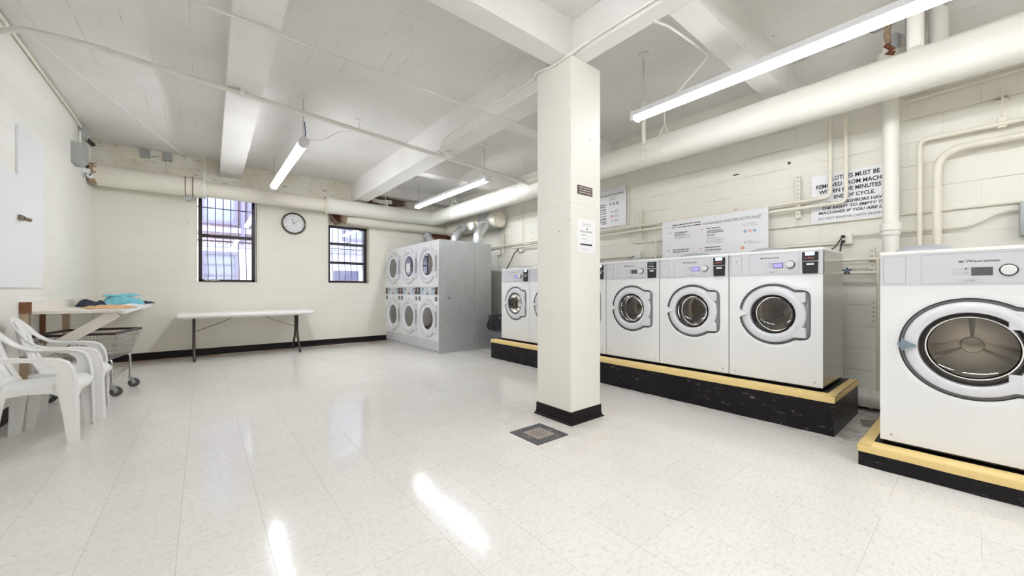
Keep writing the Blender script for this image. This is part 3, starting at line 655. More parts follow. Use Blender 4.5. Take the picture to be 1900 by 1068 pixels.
wc('wall_conduit', [(4.77, 2.95, 1.72), (4.77, 2.95, 1.45)], .013, 'short upright conduit beside the socket near the column')
wc('wall_conduit', [(4.77, 2.79, 1.757), (4.77, 2.79, 1.45)], .013, 'short upright conduit left of the washer instructions sign')
wc('wall_conduit', [(4.765, .765, 1.606), (4.765, .30, 1.604), (4.765, .07, 1.60), (4.765, .0, 1.632), (4.765, -.06, 1.676), (4.765, -.125, 1.695), (4.765, -.20, 1.697)], .009, 'thin conduit rising in an s-curve to the grey box at the right edge', rr=.04)
tag(B().box(4.70, XR, -.36, -.178, 1.495, 1.745, .006).done('electrical_box', 'box_grey'), 'grey electrical box on the wall at the right edge', 'electrical box')
# riser
t = thing('riser_pipe', 'fat white vertical riser pipe in front of the clothes sign', 'pipe', (4.62, .495, 0))
B().cyl((0, 0, 0), (0, 0, 1.60), .054, 28).done('lower_pipe', 'pipe_white', t)
B().cyl((0, 0, 1.60), (0, 0, ZC), .052, 28).done('upper_pipe', 'pipe_white', t)
B().lathe([(.054, 1.56), (.062, 1.565), (.062, 1.60), (.07, 1.605), (.07, 1.665), (.055, 1.67)], (0, 0, 0), 'z', 32).done('hub_collar', 'pipe_white', t)
B().lathe([(.052, 3.02), (.085, 3.03), (.09, 3.14), (.06, 3.15)], (0, 0, 0), 'z', 28).done('hub_collar', 'pipe', t)
B().cyl((-.05, -.03, 3.13), (-.05, -.03, ZC), .036, 16).done('metal_coupling', 'galv', t)
wc('wall_pipe', [(4.73, .332, 1.30), (4.73, .332, 2.36), (4.73, YF + .02, 2.35)], .018, 'narrow pipe turning right along the wall above the big front washer', rr=.05, cat='pipe')
wc('wall_pipe', [(4.71, .232, 1.30), (4.71, .232, 2.235), (4.71, YF + .02, 2.245)], .028, 'wider pipe with a soft bend above the big front washer', rr=.17, cat='pipe')
t = thing('pipe_hanger', 'threaded rod and clip holding the narrow pipe at the upper right', 'pipe hanger', (4.745, -.10, 2.36))
B().cyl((0, 0, 0), (0, 0, .30), .006, 8).done('rod', 'pipe_small', t)
B().box(-.02, .02, -.022, .022, -.03, .05, .003).done('clip', 'pipe_small', t, 0)
B().box(-.0, .05, -.035, .035, .18, .188).box(.0, .05, -.035, .035, .215, .223).box(-.0, .006, -.035, -.029, .18, .223).done('bracket', 'pipe_small', t, 0)
# vertical pipes at the very top right
for x, y, r, m, lab in ((4.05, .305, .045, 'pipe_white', 'white vertical pipe meeting the big pipe at the upper right'), (4.42, .34, .05, 'galv', 'grey metal pipe behind the white one at the upper right'), (4.50, .215, .055, 'pipe_white', 'white vertical pipe at the ceiling nearest the right edge'), (3.35, .47, .022, 'rust', 'thin rusty pipe end above the nearest strip lamp')):
    z0 = 2.86 if x < 4.2 and x > 4 else 2.93
    tag(B().cyl((x, y, z0 if x > 4 else 3.13), (x, y, ZC), r, 20).done('ceiling_pipe', m), lab, 'pipe')
t = thing('hanging_pipe_scrap', 'broken cream and rusty orange pipe stub hanging near the top right', 'pipe', (4.28, .47, 3.02))
B().tube([(0, 0, .28), (.0, .01, .12), (0, 0, .05)], [.02, .022, .018], 10).done('stub', 'torn', t)
B().tube([(0, .02, .05), (.01, -.02, .0), (.0, .01, -.02), (.02, -.03, -.03)], .018, 8).done('orange_end', 'rust', t)
# perforated struts
def strut(y, z0, z1, label, x=4.775):
    t = thing('perforated_strut', label, 'bracket', (x, y, z0)); h = z1 - z0
    b = B().box(-.012, -.009, -.018, .018, 0, h).box(-.012, .025, -.020, -.017, 0, h).box(-.012, .025, .017, .020, 0, h); b.done('channel', 'pipe_small', t, 0)
    k = 0.03
    while k < h - .02: B().box(-.0135, -.0115, -.005, .005, k, k + .014).done('slot', 'ink_grey', t, 0); k += .042
def clampy(y, z, x=4.72, L='small clamp'): pass
strut(3.005, 1.785, 2.21, 'slotted metal strut beside the cyrillic sign', 4.745)
strut(1.185, 1.83, 2.262, 'slotted metal strut left of the clothes sign', 4.745)
strut(.628, 1.24, 1.478, 'slotted strut low on the wall beside the fat riser', 4.745)
strut(.622, .77, 1.03, 'lowest slotted strut in the gap between the washers')
strut(6.154, 1.86, 2.255, 'slotted strut on the wall right of the dryers', 4.745)
# sockets
def socket(y, z, w, h, label, n=2, plugs=()):
    t = thing('wall_socket', label, 'socket', (XR, y, z))
    B().box(-.055, 0, -w / 2, w / 2, -h / 2, h / 2, .006).done('box', 'pipe_white', t, 0)
    for k in range(n):
        zz = (k - (n - 1) / 2) * .048
        B().cyl((-.055, w * .12, zz), (-.062, w * .12, zz), .019, 16).done('outlet', 'pipe_small', t)
    return t
socket(.82, 1.578, .105, .10, 'white double socket above the nearest row washer with two black plugs')
socket(3.06, 1.585, .10, .09, 'white socket box on the wall just right of the column', 1)
socket(5.62, 1.88, .16, .10, 'white double socket right of the dryers with a black cord', 2)
socket(6.32, 1.87, .12, .11, 'round faced socket box partly behind the dryers', 1)
for k, (dz, yy, xe) in enumerate(((.024, .90, 4.40), (-.024, .835, 4.43))):
    t = thing('power_cord', ('left' if k == 0 else 'right') + ' black cord plugged into the double socket behind the nearest row washer', 'cable', (4.70, .828, 1.578 + dz))
    B().cyl((.04, 0, 0), (-.0, .0, -.004), .014, 12).done('plug', 'blackp', t)
    B().tube([(0, 0, -.004), (-.02, .005, -.02), (-.08, (yy - .828) * .5, -.10), (xe - 4.70, yy - .828, -.19), (xe - 4.72, yy - .828, -.28)], .006, 8).done('cord', 'cable', t)
cableo('power_cord', [(4.74, 3.10, 1.57), (4.70, 3.13, 1.55), (4.66, 3.16, 1.50), (4.6, 3.17, 1.40)], .006, 'cable', 'short black cord from the socket right of the column')
cableo('power_cord', [(4.74, 5.64, 1.88), (4.70, 5.72, 1.82), (4.66, 5.78, 1.66), (4.55, 5.83, 1.45)], .010, 'cable', 'black cord hanging from the double socket left of the far washer')
cableo('grey_hose', [(4.74, 6.36, 1.86), (4.72, 6.34, 1.7), (4.70, 6.2, 1.52), (4.66, 6.0, 1.42), (4.55, 5.75, 1.36)], .010, 'pipe_grey', 'grey flexible tube looping down beside the dryers', 'hose', rr=.1)
cableo('drain_hose', [(4.795, 6.05, 1.27), (4.70, 5.7, 1.12), (4.62, 5.4, 1.08), (4.6, 5.1, 1.15)], .012, 'wood_tan', 'tan hose sagging behind the far washer', 'hose', rr=.1)
# water pipes behind the washers, with blue valve
wc('wall_conduit', [(4.775, .42, 2.735), (4.775, YF + .02, 2.80)], .012, 'thin conduit high on the wall right of the riser, under the big pipe')
wc('water_pipe', [(4.70, 2.6, 1.372), (4.70, .42, 1.372)], .013, 'upper water pipe in the gap beside the nearest row washer', cat='pipe')
wc('water_pipe', [(4.70, 2.6, 1.252), (4.70, .42, 1.250)], .016, 'lower water pipe in the gap beside the nearest row washer', cat='pipe')
wc('water_pipe', [(4.69, .585, 1.372), (4.69, .585, .72), (4.69, .585, .12)], .012, 'upright water pipe beside the big front washer', cat='pipe')
t = thing('tap_handle', 'dark blue star shaped tap handle behind the nearest row washer', 'tap', (4.655, .79, 1.27))
B().lathe([(0, -.012), (.012, -.012), (.012, .012), (0, .012)], (0, 0, 0), 'x', 12).done('hub', 'handle_blue', t)
b = B()
for k in range(5):
    a = k * 2 * math.pi / 5 + .3; b.cyl((0, 0, 0), (0, .024 * math.cos(a), .024 * math.sin(a)), .006, 8); r_ = bmesh.ops.create_icosphere(b.bm, subdivisions=1, radius=.009)
    for v in r_['verts']: v.co += Vector((0, .026 * math.cos(a), .026 * math.sin(a)))
b.done('spokes', 'blue_tape', t)
t = thing('floor_pipe', 'low white lagged pipe along the wall base between the plinths', 'pipe', (4.70, .6, .11))
B().tube([(0, 1.0, 0), (0, -.4, 0), (.01, -.9, 0)], .085, 20).done('lagging', 'pipe_white', t)
B().lathe([(.087, -.01), (.09, 0), (.087, .01)], (0, .03, 0), 'y', 20).done('band', 'pipe', t)
B().lathe([(.03, -.008), (.088, -.006), (.089, .012), (.03, .012)], (0, -.10, .01), 'y', 20).done('rusty_band', 'rust', t)

# signs on the right wall (built facing the room: local x runs towards the camera along the wall)
def wall_sign(name, label, cat, y0, y1, z0, z1, x=4.785, tilt=0.0, th=.004, m='sign'):
    t = thing(name, label, cat, (x, y0, z0), R(-90)); t.rotation_euler = (tilt, 0, R(-90))
    w = y0 - y1; h = z1 - z0; B().box(0, w, 0, th, 0, h, .0008).done('board', m, t, 0); return t, w, h
t, w, h = wall_sign('wall_sign', 'white sign with black capitals about clothes left in machines', 'sign', 1.085, .455, 1.760, 2.235, 4.775)
L = [('CLOTHES MUST BE', .130, .373, .401, .042), ('REMOVED FROM MACHINES', .040, .565, .338, .040), ('WITHIN FIVE MINUTES', .064, .449, .280, .040), ('END OF CYCLE.', .178, .294, .221, .036),
     ('YOUR NEIGHBORS HAVE', .107, .430, .167, .030), ('THE RIGHT TO EMPTY THE', .087, .480, .124, .027), ('MACHINES IF YOU ARE LATE.', .058, .540, .080, .027), ('DO NOT REMOVE CARTS FROM ROOM', .058, .550, .028, .021)]
for s_, x_, w_, z_, h_ in L: txt(s_, 'lettering', 'ink', t, x_, z_, -.0012, h=h_, w=w_, bold=.0 if h_ < .025 else .0012, shear=.25 if h_ < .03 else 0)
t, w, h = wall_sign('wall_sign', 'white crossover washer instructions sign standing behind the row washers', 'sign', 2.644, 1.42, 1.50, 1.985, 4.685, R(-.5))
t.scale = (.988, .988, .988)
B().loops([[(x, -.0005, z - .013), (x, -.006, z - .004), (x, -.006, z + .004), (x, -.0005, z + .013)] for x, z in ((0, .405), (.5, .411), (1.223, .428))], True, True, True).done('ridge', 'sign', t, 60)
txt('CROSSOVER', 'heading', 'ink', t, .122, .388, -.0012, h=.044, w=.388, bold=.004, shear=.3)
txt('WASHER INSTRUCTIONS', 'heading', 'ink_grey', t, .536, .380, -.0012, h=.032, w=.62, bold=.001, shear=.3)
def tri(par, x, z, s=.018):
    B().prism([(x, z), (x + s * 1.6, z + s * .75), (x, z + s * 1.5)], -.002, -.0004).done('orange_arrow', 'ink_orange', par, 0)
P_ = [(.168, .318, ('Load washer and', 'close the door.'), ('Overloading the washer', 'will affect washing quality.')), (.576, .318, ('Pour detergent,', 'softener & bleach', 'into compartments', 'as shown.'), ('Do not use', 'more than one cup', 'per load of detergent to', 'prevent over sudsing.')),
      (.147, .093, ('Select the wash cycle.', 'Insert payment card.'), ()), (.558, .090, ('Remove payment', 'card after machine'), ('starts. Do not open.',))]
for x_, z_, bl, lt in P_:
    tri(t, x_ - .062, z_ - .004, .016)
    for k, s_ in enumerate(bl): txt(s_, 'lettering', 'ink', t, x_, z_ - k * .0255, -.0012, size=.025, bold=.0005)
    for k, s_ in enumerate(lt): txt(s_, 'small_lettering', 'ink_grey', t, x_, z_ - (len(bl) + k) * .0240, -.0012, size=.021, shear=.2)
def dotring(par, x, z, r, m):
    B().lathe([(r * .5, -.0018), (r, -.0018), (r, -.0004), (r * .5, -.0004)], (x, 0, z), 'y', 20).done('ring_mark', m, par)
for x_, m_ in ((.997, 'ink_blue'), (1.047, 'ink_orange'), (1.092, 'ink_blue')): dotring(t, x_, .250, .015, m_)
for k, s_ in enumerate(('Use compartments', 'shown for each cycle')): txt(s_, 'small_lettering', 'ink_grey', t, .965, .325 - k * .022, -.0012, size=.019)
for k, s_ in enumerate(('Washer', 'Laundry Helpers')): txt(s_, 'small_lettering', 'ink_grey', t, 1.02, .128 - k * .022, -.0012, size=.018)
dotring(t, .994, .125, .007, 'ink'); dotring(t, .97, .065, .018, 'ink_orange')
t, w, h = wall_sign('wall_sign', 'white sign with cyrillic heading partly hidden behind the column', 'sign', 4.35, 3.262, 2.045, 2.63, 4.785)
txt('СТИРАЛЬНОЙ МАШИНЫ', 'heading', 'ink', t, .56, .468, -.0012, h=.040, w=.49, shear=.25)
for k, s_ in enumerate(('моющее средство,', 'кондиционер и отбеливатель', 'как показано', 'Не более', 'чашки на стирку', 'чтобы не было', 'много пены.')):
    txt(s_, 'lettering', 'ink', t, .735 if k in (1,) else .735, .340 - k * .034, -.0012, align='r', size=.027, bold=.0006 if k < 3 else 0)
for k, s_ in enumerate(('Извлеките карту', 'после начала', 'стирки')): txt(s_, 'lettering', 'ink', t, .74, .115 - k * .032, -.0012, align='r', size=.026, bold=.0005)
for x_, m_ in ((.80, 'ink_blue'), (.86, 'ink'), (.92, 'ink')): dotring(t, x_ + .02, .345, .018, m_)
for k, m_ in enumerate(('ink', 'ink_orange', 'ink_blue')):
    dotring(t, .835, .225 - k * .068, .010 + .010 * (k == 1), m_)
    for q, s_ in enumerate(('Машина', 'Помощь')): txt(s_, 'small_lettering', 'ink_grey', t, .875, .232 - k * .068 - q * .026, -.0012, size=.020)
for k, s_ in enumerate(('Отделения', 'для средств')): txt(s_, 'small_lettering', 'ink_grey', t, .80, .425 - k * .027, -.0012, size=.021)
# dark patches of missing paint, wall marks
for (y, z, w_, h_, lab) in ((1.80, 2.427, .055, .016, 'dark chipped mark high on the right wall under the big pipe'), (1.28, 2.43, .022, .030, 'grey chipped mark right of the dark one under the big pipe'), (1.80, 2.02, .04, .018, 'small metal plate above the washer instructions sign')):
    b = B(); pts = [(w_ * math.cos(a) * (1 if math.cos(a) > 0 else .6) * random.uniform(.85, 1.1) / 2 * 1.6, h_ / 2 * math.sin(a) * random.uniform(.8, 1.1)) for a in [k * math.pi / 6 for k in range(12)]]
    tag(b.prism([(y - p[0], z + p[1]) for p in pts], XR - .006, XR, 'x').done('paint_chip', 'blackp', smooth=0), lab, 'wall mark')

# column plaques (face the camera: column side y = CY0)
t = thing('wall_plaque', 'small brown plaque with white lettering high on the column', 'sign', (2.386, CY0, 1.884))
B().box(0, .188, -.005, 0, 0, .073, .0015).done('board', 'brown_sign', t, 0)
for k, s_ in enumerate(('PLEASE KEEP DOORS', 'SHUT WITHOUT IT', 'CLEAN THE FILTERS')): txt(s_, 'lettering', 'label_white', t, .016, .050 - k * .020, -.0055, h=.012, w=.155)
t = thing('paper_notice', 'white printed paper notice taped to the column below the brown plaque', 'notice', (2.388, CY0, 1.404))
B().box(0, .232, -.0015, 0, 0, .28, .0004).done('sheet', 'paper', t, 0)
for z_, h_, x_, w_, m_, s_ in ((.232, .010, .05, .12, 'ink_grey', 'LAUNDRY ROOM'), (.218, .007, .06, .10, 'ink_grey', 'Service and repairs'), (.168, .014, .035, .15, 'ink', 'NEED ASSISTANCE?'), (.140, .012, .045, .06, 'ink', 'CALL US'), (.135, .006, .12, .06, 'ink_grey', 'day or night'), (.118, .005, .04, .07, 'ink_grey', 'machine number'), (.106, .005, .065, .10, 'ink_grey', 'please have ready'), (.088, .005, .09, .03, 'ink_grey', 'or text'), (.030, .006, .03, .12, 'ink_grey', 'Thank you'), (.018, .005, .06, .09, 'ink_grey', 'The Management')):
    txt(s_, 'lettering', m_, t, x_, z_, -.0018, h=h_, w=w_, ext=.0003)
B().box(.035, .185, -.0022, -.0016, .060, .074).done('black_bar', 'ink', t, 0)
B().lathe([(0, -.0022), (.008, -.0022), (.008, -.0016)], (.12, 0, .197), 'y', 12).done('drop_mark', 'ink', t)

# ------------------------------------------------------------------ plinths and drain
def plinth(x0, x1, y0, y1, h, label, lip=.10, front=.05):
    t = thing('concrete_plinth', label, 'plinth', (x0, y0, 0)); X, Y = x1 - x0, y1 - y0
    b = B(); ny = max(6, int(Y / .12)); L = []
    for i in range(ny + 1):
        y = Y * i / ny; j = .004 * math.sin(i * 2.3) + random.uniform(-.002, .002)
        L.append([(.004 + j, y, 0), (.010 + j * .4, y, h * .45), (.006 - j * .3, y, h - front), (.003, y, h - .004), (.012, y, h), (X, y, h), (X, y, 0)])
    b.loops(L, True, True, True).done('block', 'plinth_black', t, 30)
    b = B(); L = []
    for i in range(ny + 1):
        y = -.003 + (Y + .003) * i / ny; j = random.uniform(-.0015, .0015)
        L.append([(.0, y, h - front + j), (-.001, y, h - .012), (.003, y, h - .003), (.010, y, h + .0006), (lip + j * 2, y, h + .0006), (lip, y, h - .004), (.015, y, h - .004), (.015, y, h - front)])
    b.loops(L, True, True, True)
    b.done('yellow_edge', 'plinth_yellow', t, 60)
    b = B().loops([[(x, -.004, h - front * .9), (x, -.005, h - .01), (x, .004, h + .001), (x, lip * .55, h + .001), (x, lip * .55, h - .004), (x, .012, h - .004), (x, .012, h - front * .9)] for x in [X * k / 8 for k in range(9)]], True, True, True)
    return t, b
t, b = plinth(3.635, 4.50, .690, 5.03, .298, 'long black plinth with yellow edge under the washer row')
b.done('yellow_end', 'plinth_yellow', t, 60)
t, b = plinth(3.19, 4.55, -1.2, .488, .135, 'low black plinth with yellow edge under the big front washer')
b2 = B().loops([[(x, 1.688 + .004, .135 - .045), (x, 1.688 + .005, .125), (x, 1.684, .1385), (x, 1.688 - .06, .1385), (x, 1.688 - .06, .131), (x, 1.676, .131), (x, 1.676, .09)] for x in [1.36 * k / 8 for k in range(9)]], True, True, True)
b.bm.free(); b2.done('yellow_end', 'plinth_yellow', t, 60)
tag(B().prism([(4.12, .60), (4.30, .645), (4.40, .52), (4.20, .47)], 0.0, .004, 'z').done('floor_patch', 'concrete', smooth=0), 'dark bare patch of floor between the two plinths', 'floor patch')
t = thing('floor_drain', 'square iron floor drain in front of the column', 'drain', (1.983, 2.12, 0))
B().loops([[(-.158, -.158, 0), (.158, -.158, 0), (.158, .158, 0), (-.158, .158, 0)], [(-.155, -.155, .006), (.155, -.155, .006), (.155, .155, .006), (-.155, .155, .006)], [(-.10, -.10, .003), (.10, -.10, .003), (.10, .10, .003), (-.10, .10, .003)]], True, False, True).done('frame', 'drain', t, 0)
B().box(-.088, .088, -.088, .088, .002, .006, .001).done('grate', 'drain_centre', t, 0)
b = B()
for rr_, n_ in ((.055, 12), (.035, 8), (.015, 4)):
    for k in range(n_):
        a = k * 2 * math.pi / n_ + rr_ * 20; b.cyl((rr_ * math.cos(a), rr_ * math.sin(a), .0055), (rr_ * math.cos(a), rr_ * math.sin(a), .0066), .0055, 8)
b.done('holes', 'gasket', t, 0)

# ------------------------------------------------------------------ front-loading washers
def polar(R0, bx, bz, k=10):
    """circle with a squared-off hinge side to the right"""
    def f(a):
        c, s_ = math.cos(a), math.sin(a)
        if c <= 0 or bx is None: return R0
        rb = (abs(c / bx) ** k + abs(s_ / bz) ** k) ** (-1 / k)
        return max(R0, rb)
    return f
def loop(f, cx, cz, y, angs): return [(cx + f(a) * math.cos(a), y, cz + f(a) * math.sin(a)) for a in angs]
def washer(W_, D, H, zp, cx, cz, Ro, Ri, bx, bz, label, big, lcd, reader_top, model, group):
    t = thing('front_load_washer', label, 'washing machine', (0, 0, 0), 0, group)
    hw = W_ / 2; th = .02
    cor = [math.atan2(zz - cz, xx - cx) for xx in (-hw, hw) for zz in (0.012, zp)]
    angs = sorted(set([2 * math.pi * i / 120 - math.pi for i in range(120)] + cor))
    def rect(a, z0=.012, z1=zp):
        c, s_ = math.cos(a), math.sin(a); r_ = 1e9
        if abs(c) > 1e-9: r_ = min(r_, ((hw - cx) / c) if c > 0 else ((-hw - cx) / c))
        if abs(s_) > 1e-9: r_ = min(r_, ((z1 - cz) / s_) if s_ > 0 else ((z0 - cz) / s_))
        return r_
    fo = lambda d: polar(Ro - d, bx - d, bz - d, 9)
    # enamel front with the pressed opening, soft lip round it
    b = B().loops([loop(rect, cx, cz, .004, angs), loop(rect, cx, cz, 0.0, angs), loop(lambda a: min(fo(-.030)(a), rect(a) * .995), cx, cz, 0.0, angs), loop(lambda a: min(fo(-.022)(a), rect(a) * .99), cx, cz, -.003, angs), loop(fo(-.002), cx, cz, .003, angs), loop(fo(0), cx, cz, .010, angs)])
    b.done('front_panel', 'enamel', t, 40)
    b = B().loops([loop(fo(0), cx, cz, .009, angs), loop(fo(.003), cx, cz, .024, angs), loop(fo(.014), cx, cz, .018, angs), loop(fo(.018), cx, cz, .026, angs), loop(polar(Ri + .02, None, None), cx, cz, .026, angs)])
    rc = b.done('door_recess', 'recess', t, 40)
    b = B().loops([loop(fo(-.0005), cx, cz, .0075, angs), loop(fo(.004), cx, cz, .0068, angs), loop(fo(.0045), cx, cz, .012, angs)])
    b.done('dark_seam', 'gasket', rc, 0)
    # sides, back, top
    b = B().box(-hw, -hw + .004, .004, D, .012, H - th).box(hw - .004, hw, .004, D, .012, H - th).box(-hw, hw, D - .004, D, .012, H - th).box(-hw, hw, .02, D, .012, .02)
    b.done('cabinet', 'steel_side', t, 0)
    B().box(-hw - .002, hw + .002, -.006, D + .004, H - th, H, .004).done('top_panel', 'enamel_edge', t, 0)
    B().box(-hw + .03, hw - .03, .012, D - .02, 0, .012).done('base_frame', 'gasket', t, 0)
    for s_ in (-1, 1): B().cyl((s_ * (hw - .05), -.001, .05), (s_ * (hw - .05), -.0035, .05), .006, 10).done('screw', 'silver_line', t, 0)
    # console
    c = B().box(-hw, hw, -.004, .05, zp, H - th, .003).done('console', 'silver', t, 0)
    def frame(x0, x1, z0, z1, w_=.0016): return B().box(x0, x1, -.0052, -.003, z0, z0 + w_).box(x0, x1, -.0052, -.003, z1 - w_, z1).box(x0, x0 + w_, -.0052, -.003, z0, z1).box(x1 - w_, x1, -.0052, -.003, z0, z1)
    zc0, zc1 = zp + .012, H - th - .012; k = (zc1 - zc0) / .168; q = hw / .343
    dr = B().box(-hw + .018, -hw + .105 * q, -.0056, -.004, zc0, zc1, .001).done('detergent_door', 'silver', t, 0)
    frame(-hw + .016, -hw + .107 * q, zc0 - .002, zc1 + .002).done('outline', 'silver_line', dr, 0)
    for zz in (.66, .46):
        x0_ = -hw + .052; b = frame(x0_, x0_ + .022, zc0 + .168 * k * zz, zc0 + .168 * k * zz + .016, .0012)
        if not big and zz > .5: b = B().prism([(x0_, zc0 + .168 * k * zz), (x0_ + .011, zc0 + .168 * k * zz + .018), (x0_ + .022, zc0 + .168 * k * zz)], -.0066, -.0055)
        b.done('icon', 'silver_line', dr, 0)
    for v_ in dr.children: pass
    txt('I' if big else 'II', 'icon', 'silver_line', dr, -hw + .060, zc0 + .168 * k * .66 + .004, -.0058, h=.008, ext=.0003)
    frame(-hw + .165 * q, hw - .155 * (1 if not big else .05) - .0, zc0 - .002, zc1 + .002).done('outline', 'silver_line', c, 0)
    x0 = cx - .062 if not big else -.021
    txt('Wascomat', 'brand_lettering', 'ink', c, x0, zp + (.1405 if not big else .126), -.0045, h=.0135, w=.115 if not big else .120, bold=.0006)
    b = B(); xl = x0 - .024; zl = zp + (.1405 if not big else .126)
    for kk in range(4): b.prism([(xl + kk * .0048, zl), (xl + kk * .0048 + .0034, zl), (xl + kk * .0048 + .0034, zl + .0115), (xl + kk * .0048, zl + .0115 - .004 * (kk % 2))], -.0052, -.004)
    b.done('brand_mark', 'ink', c, 0)
    dx0, dz0, dw, dh = ((.005, zp + .058, .074, .044) if not big else (.0, 0, 0, 0))
    if big: dx0, dz0, dw, dh = -.000, zp + .052, .074, .046
    d = B().box(dx0, dx0 + dw, -.0065, -.003, dz0, dz0 + dh, .001).done('display', 'lcd_off', t, 0)
    if lcd: B().box(dx0 + .005, dx0 + dw - .005, -.0072, -.006, dz0 + .005, dz0 + dh - .005).done('lit_screen', lcd, d, 0)
    for kk in range(2):
        z_ = dz0 + .006 + .024 * kk; bt = frame(dx0 - .028, dx0 - .009, z_, z_ + .016, .0014).done('button', 'silver_line', t, 0)
        B().cyl((dx0 - .0185, -.0045, z_ + .009), (dx0 - .0185, -.0058, z_ + .009), .004, 10).done('led', 'ink' if kk else 'silver_line', bt, 0)
        frame(dx0 - .067, dx0 - .033, z_ + .002, z_ + .012, .001).done('label_outline', 'silver_line', bt, 0)
    frame(dx0 - .045, dx0 + .035, zp + .018, zp + .031, .001).done('model_outline', 'silver_line', c, 0)
    txt(model, 'model_lettering', 'ink', c, dx0 - .005, zp + .0205, -.0047, h=.008, align='c', ext=.0003)
    kx = dx0 + dw + .052; kz = dz0 + dh * .5 + .004; kr = .031
    kb = B().lathe([(kr, -.003), (kr + .001, -.012), (kr - .004, -.016), (0, -.016)], (kx, 0, kz), 'y', 32).done('knob_base', 'blackp', t)
    B().lathe([(kr - .004, -.014), (kr - .005, -.028), (kr - .008, -.031), (0, -.032)], (kx, 0, kz), 'y', 32).done('knob', 'knob', t)
    # card reader
    if not big or True:
        rx0, rx1 = (hw - .131, hw - .025)
        rd = B().box(rx0 - .004, rx1 + .004, -.008, -.003, zp + .004, H - th - .004, .002).done('reader_frame', 'silver', t, 0)
        B().box(rx0, rx1, -.016, -.006, zp + .108, H - th - .012, .004).done('card_reader', 'blackp', rd, 0)
        B().box(rx0 + .022, rx1 - .024, -.0172, -.0155, zp + .150, zp + .176).done('reader_screen', reader_top, rd, 0)
        b = B(); 
        for kk, (a_, w_) in enumerate(((.018, .012), (.040, .016), (.062, .014))): b.box(rx0 + a_, rx0 + a_ + w_, -.0172, -.0155, zp + .124 + .003 * (kk % 2), zp + .132 + .003 * (kk % 2))
        b.done('reader_buttons', 'red' if reader_top == 'lcd_cyan' else 'label_white', rd, 0)
        B().prism([(rx0 + .001, zp + .100), (rx1 - .001, zp + .100), (rx1 - .004, zp + .006), (rx0 + .004, zp + .006)], -.014, -.006).done('coin_box', 'blackp', rd, 0)
        B().box(rx0 + .030, rx1 - .028, -.0152, -.0138, zp + .074, zp + .088).done('white_label', 'label_white', rd, 0)
    # door
    Rd = Ro - .020
    d = B().lathe([(Rd, .022), (Rd, .004), (Rd - .008, -.007), (Rd - .02, -.011), ((Rd + Ri) / 2, -.014), (Ri + .016, -.014), (Ri + .007, -.009), (Ri + .004, .010)], (cx, 0, cz), 'y', 72).done('door_ring', 'ring', t)
    for s_ in (-1, 1):
        z_a, z_b = sorted((cz + s_ * bz * .50, cz + s_ * (bz - .020)))
        B().box(cx + math.sqrt(max(Rd ** 2 - (bz * .93) ** 2, .001)) - .02, cx + bx - .028, -.010, .022, z_a, z_b, .005).done('hinge_block', 'ring', d, 0)
    B().lathe([(Ri + .006, -.008), (Ri + .005, .012), (Ri - .012, .014), (Ri - .014, .006), (Ri - .010, .0)], (cx, 0, cz), 'y', 60).done('glass_gasket', 'gasket', d)
    Rg = Ri - .010
    B().lathe([(Rg, .010), (Rg - .004, .05), (Rg * .9, .085), (Rg * .72, .105), (Rg * .4, .114), (0, .116)], (cx, 0, cz), 'y', 56).done('door_glass', 'door_glass', d)
    B().lathe([(Ri + .012, .026), (Ri - .002, .045), (Ri + .0, .10), (Ri + .02, .125), (Ri + .03, .13)], (cx, 0, cz), 'y', 56).done('rubber_bellows', 'bellows', t)
    Rr = Ri + (.10 if not big else .085); Dd = .46 if not big else .30
    Rr = min(Rr, hw - .03)
    DM = 'drum_big' if big else 'drum'; HB = 1.35 if big else 1.0
    dm = B().lathe([(Ri + .005, .125), (Ri + .02, .128), (Rr, .15), (Rr, Dd), (Rr - .03, Dd + .015), (.10, Dd - .01), (0, Dd - .015)], (cx, 0, cz), 'y', 64).done('drum', DM, t)
    B().lathe([(Ri + .001, .118), (Ri + .006, .112), (Ri + .012, .125)], (cx, 0, cz), 'y', 56).done('drum_rim', DM, dm)
    B().lathe([(.036 * HB, Dd - .02), (.032 * HB, Dd - .034), (0, Dd - .036)], (cx, 0, cz), 'y', 28).done('hub_cap', 'drum_hub', dm)
    for kk in range(3):
        a = math.pi / 2 + kk * 2 * math.pi / 3; u = Vector((math.cos(a), 0, math.sin(a))); n_ = Vector((-math.sin(a), 0, math.cos(a))); cc = Vector((cx, 0, cz))
        B().loops([[cc + u * r_ + n_ * (-w_) + Vector((0, Dd - .012, 0)), cc + u * r_ + Vector((0, Dd - .012 - h_, 0)), cc + u * r_ + n_ * w_ + Vector((0, Dd - .012, 0))] for r_, w_, h_ in ((.04, .006, .01), (Rr * .6, .016, .022), (Rr - .02, .03, .05))], True, True, True).done('drum_rib', DM, dm)
        B().loops([[cc + u * r_ + n_ * w_ + Vector((0, y_, 0)) for r_, w_ in ((Rr - .001, -.045), (Rr - .055, -.012), (Rr - .055, .012), (Rr - .001, .045))] for y_ in (.17, Dd - .01)], True, True, True).done('lifter', DM, dm)
    # fish-tail handle
    hx = cx - Rd + .022; s_ = .031 if not big else .034
    poly = [(hx - s_ * 1.35, cz + s_ * .15), (hx - s_ * .9, cz + s_ * .55), (hx - s_ * .75, cz + s_ * 1.25), (hx - s_ * .35, cz + s_ * .75), (hx + s_ * .3, cz + s_ * .38), (hx + s_ * 1.0, cz + s_ * .16), (hx + s_ * 1.0, cz - s_ * .2), (hx + s_ * .3, cz - s_ * .35), (hx - s_ * .35, cz - s_ * .75), (hx - s_ * .8, cz - s_ * 1.15), (hx - s_ * 1.0, cz - s_ * .45)]
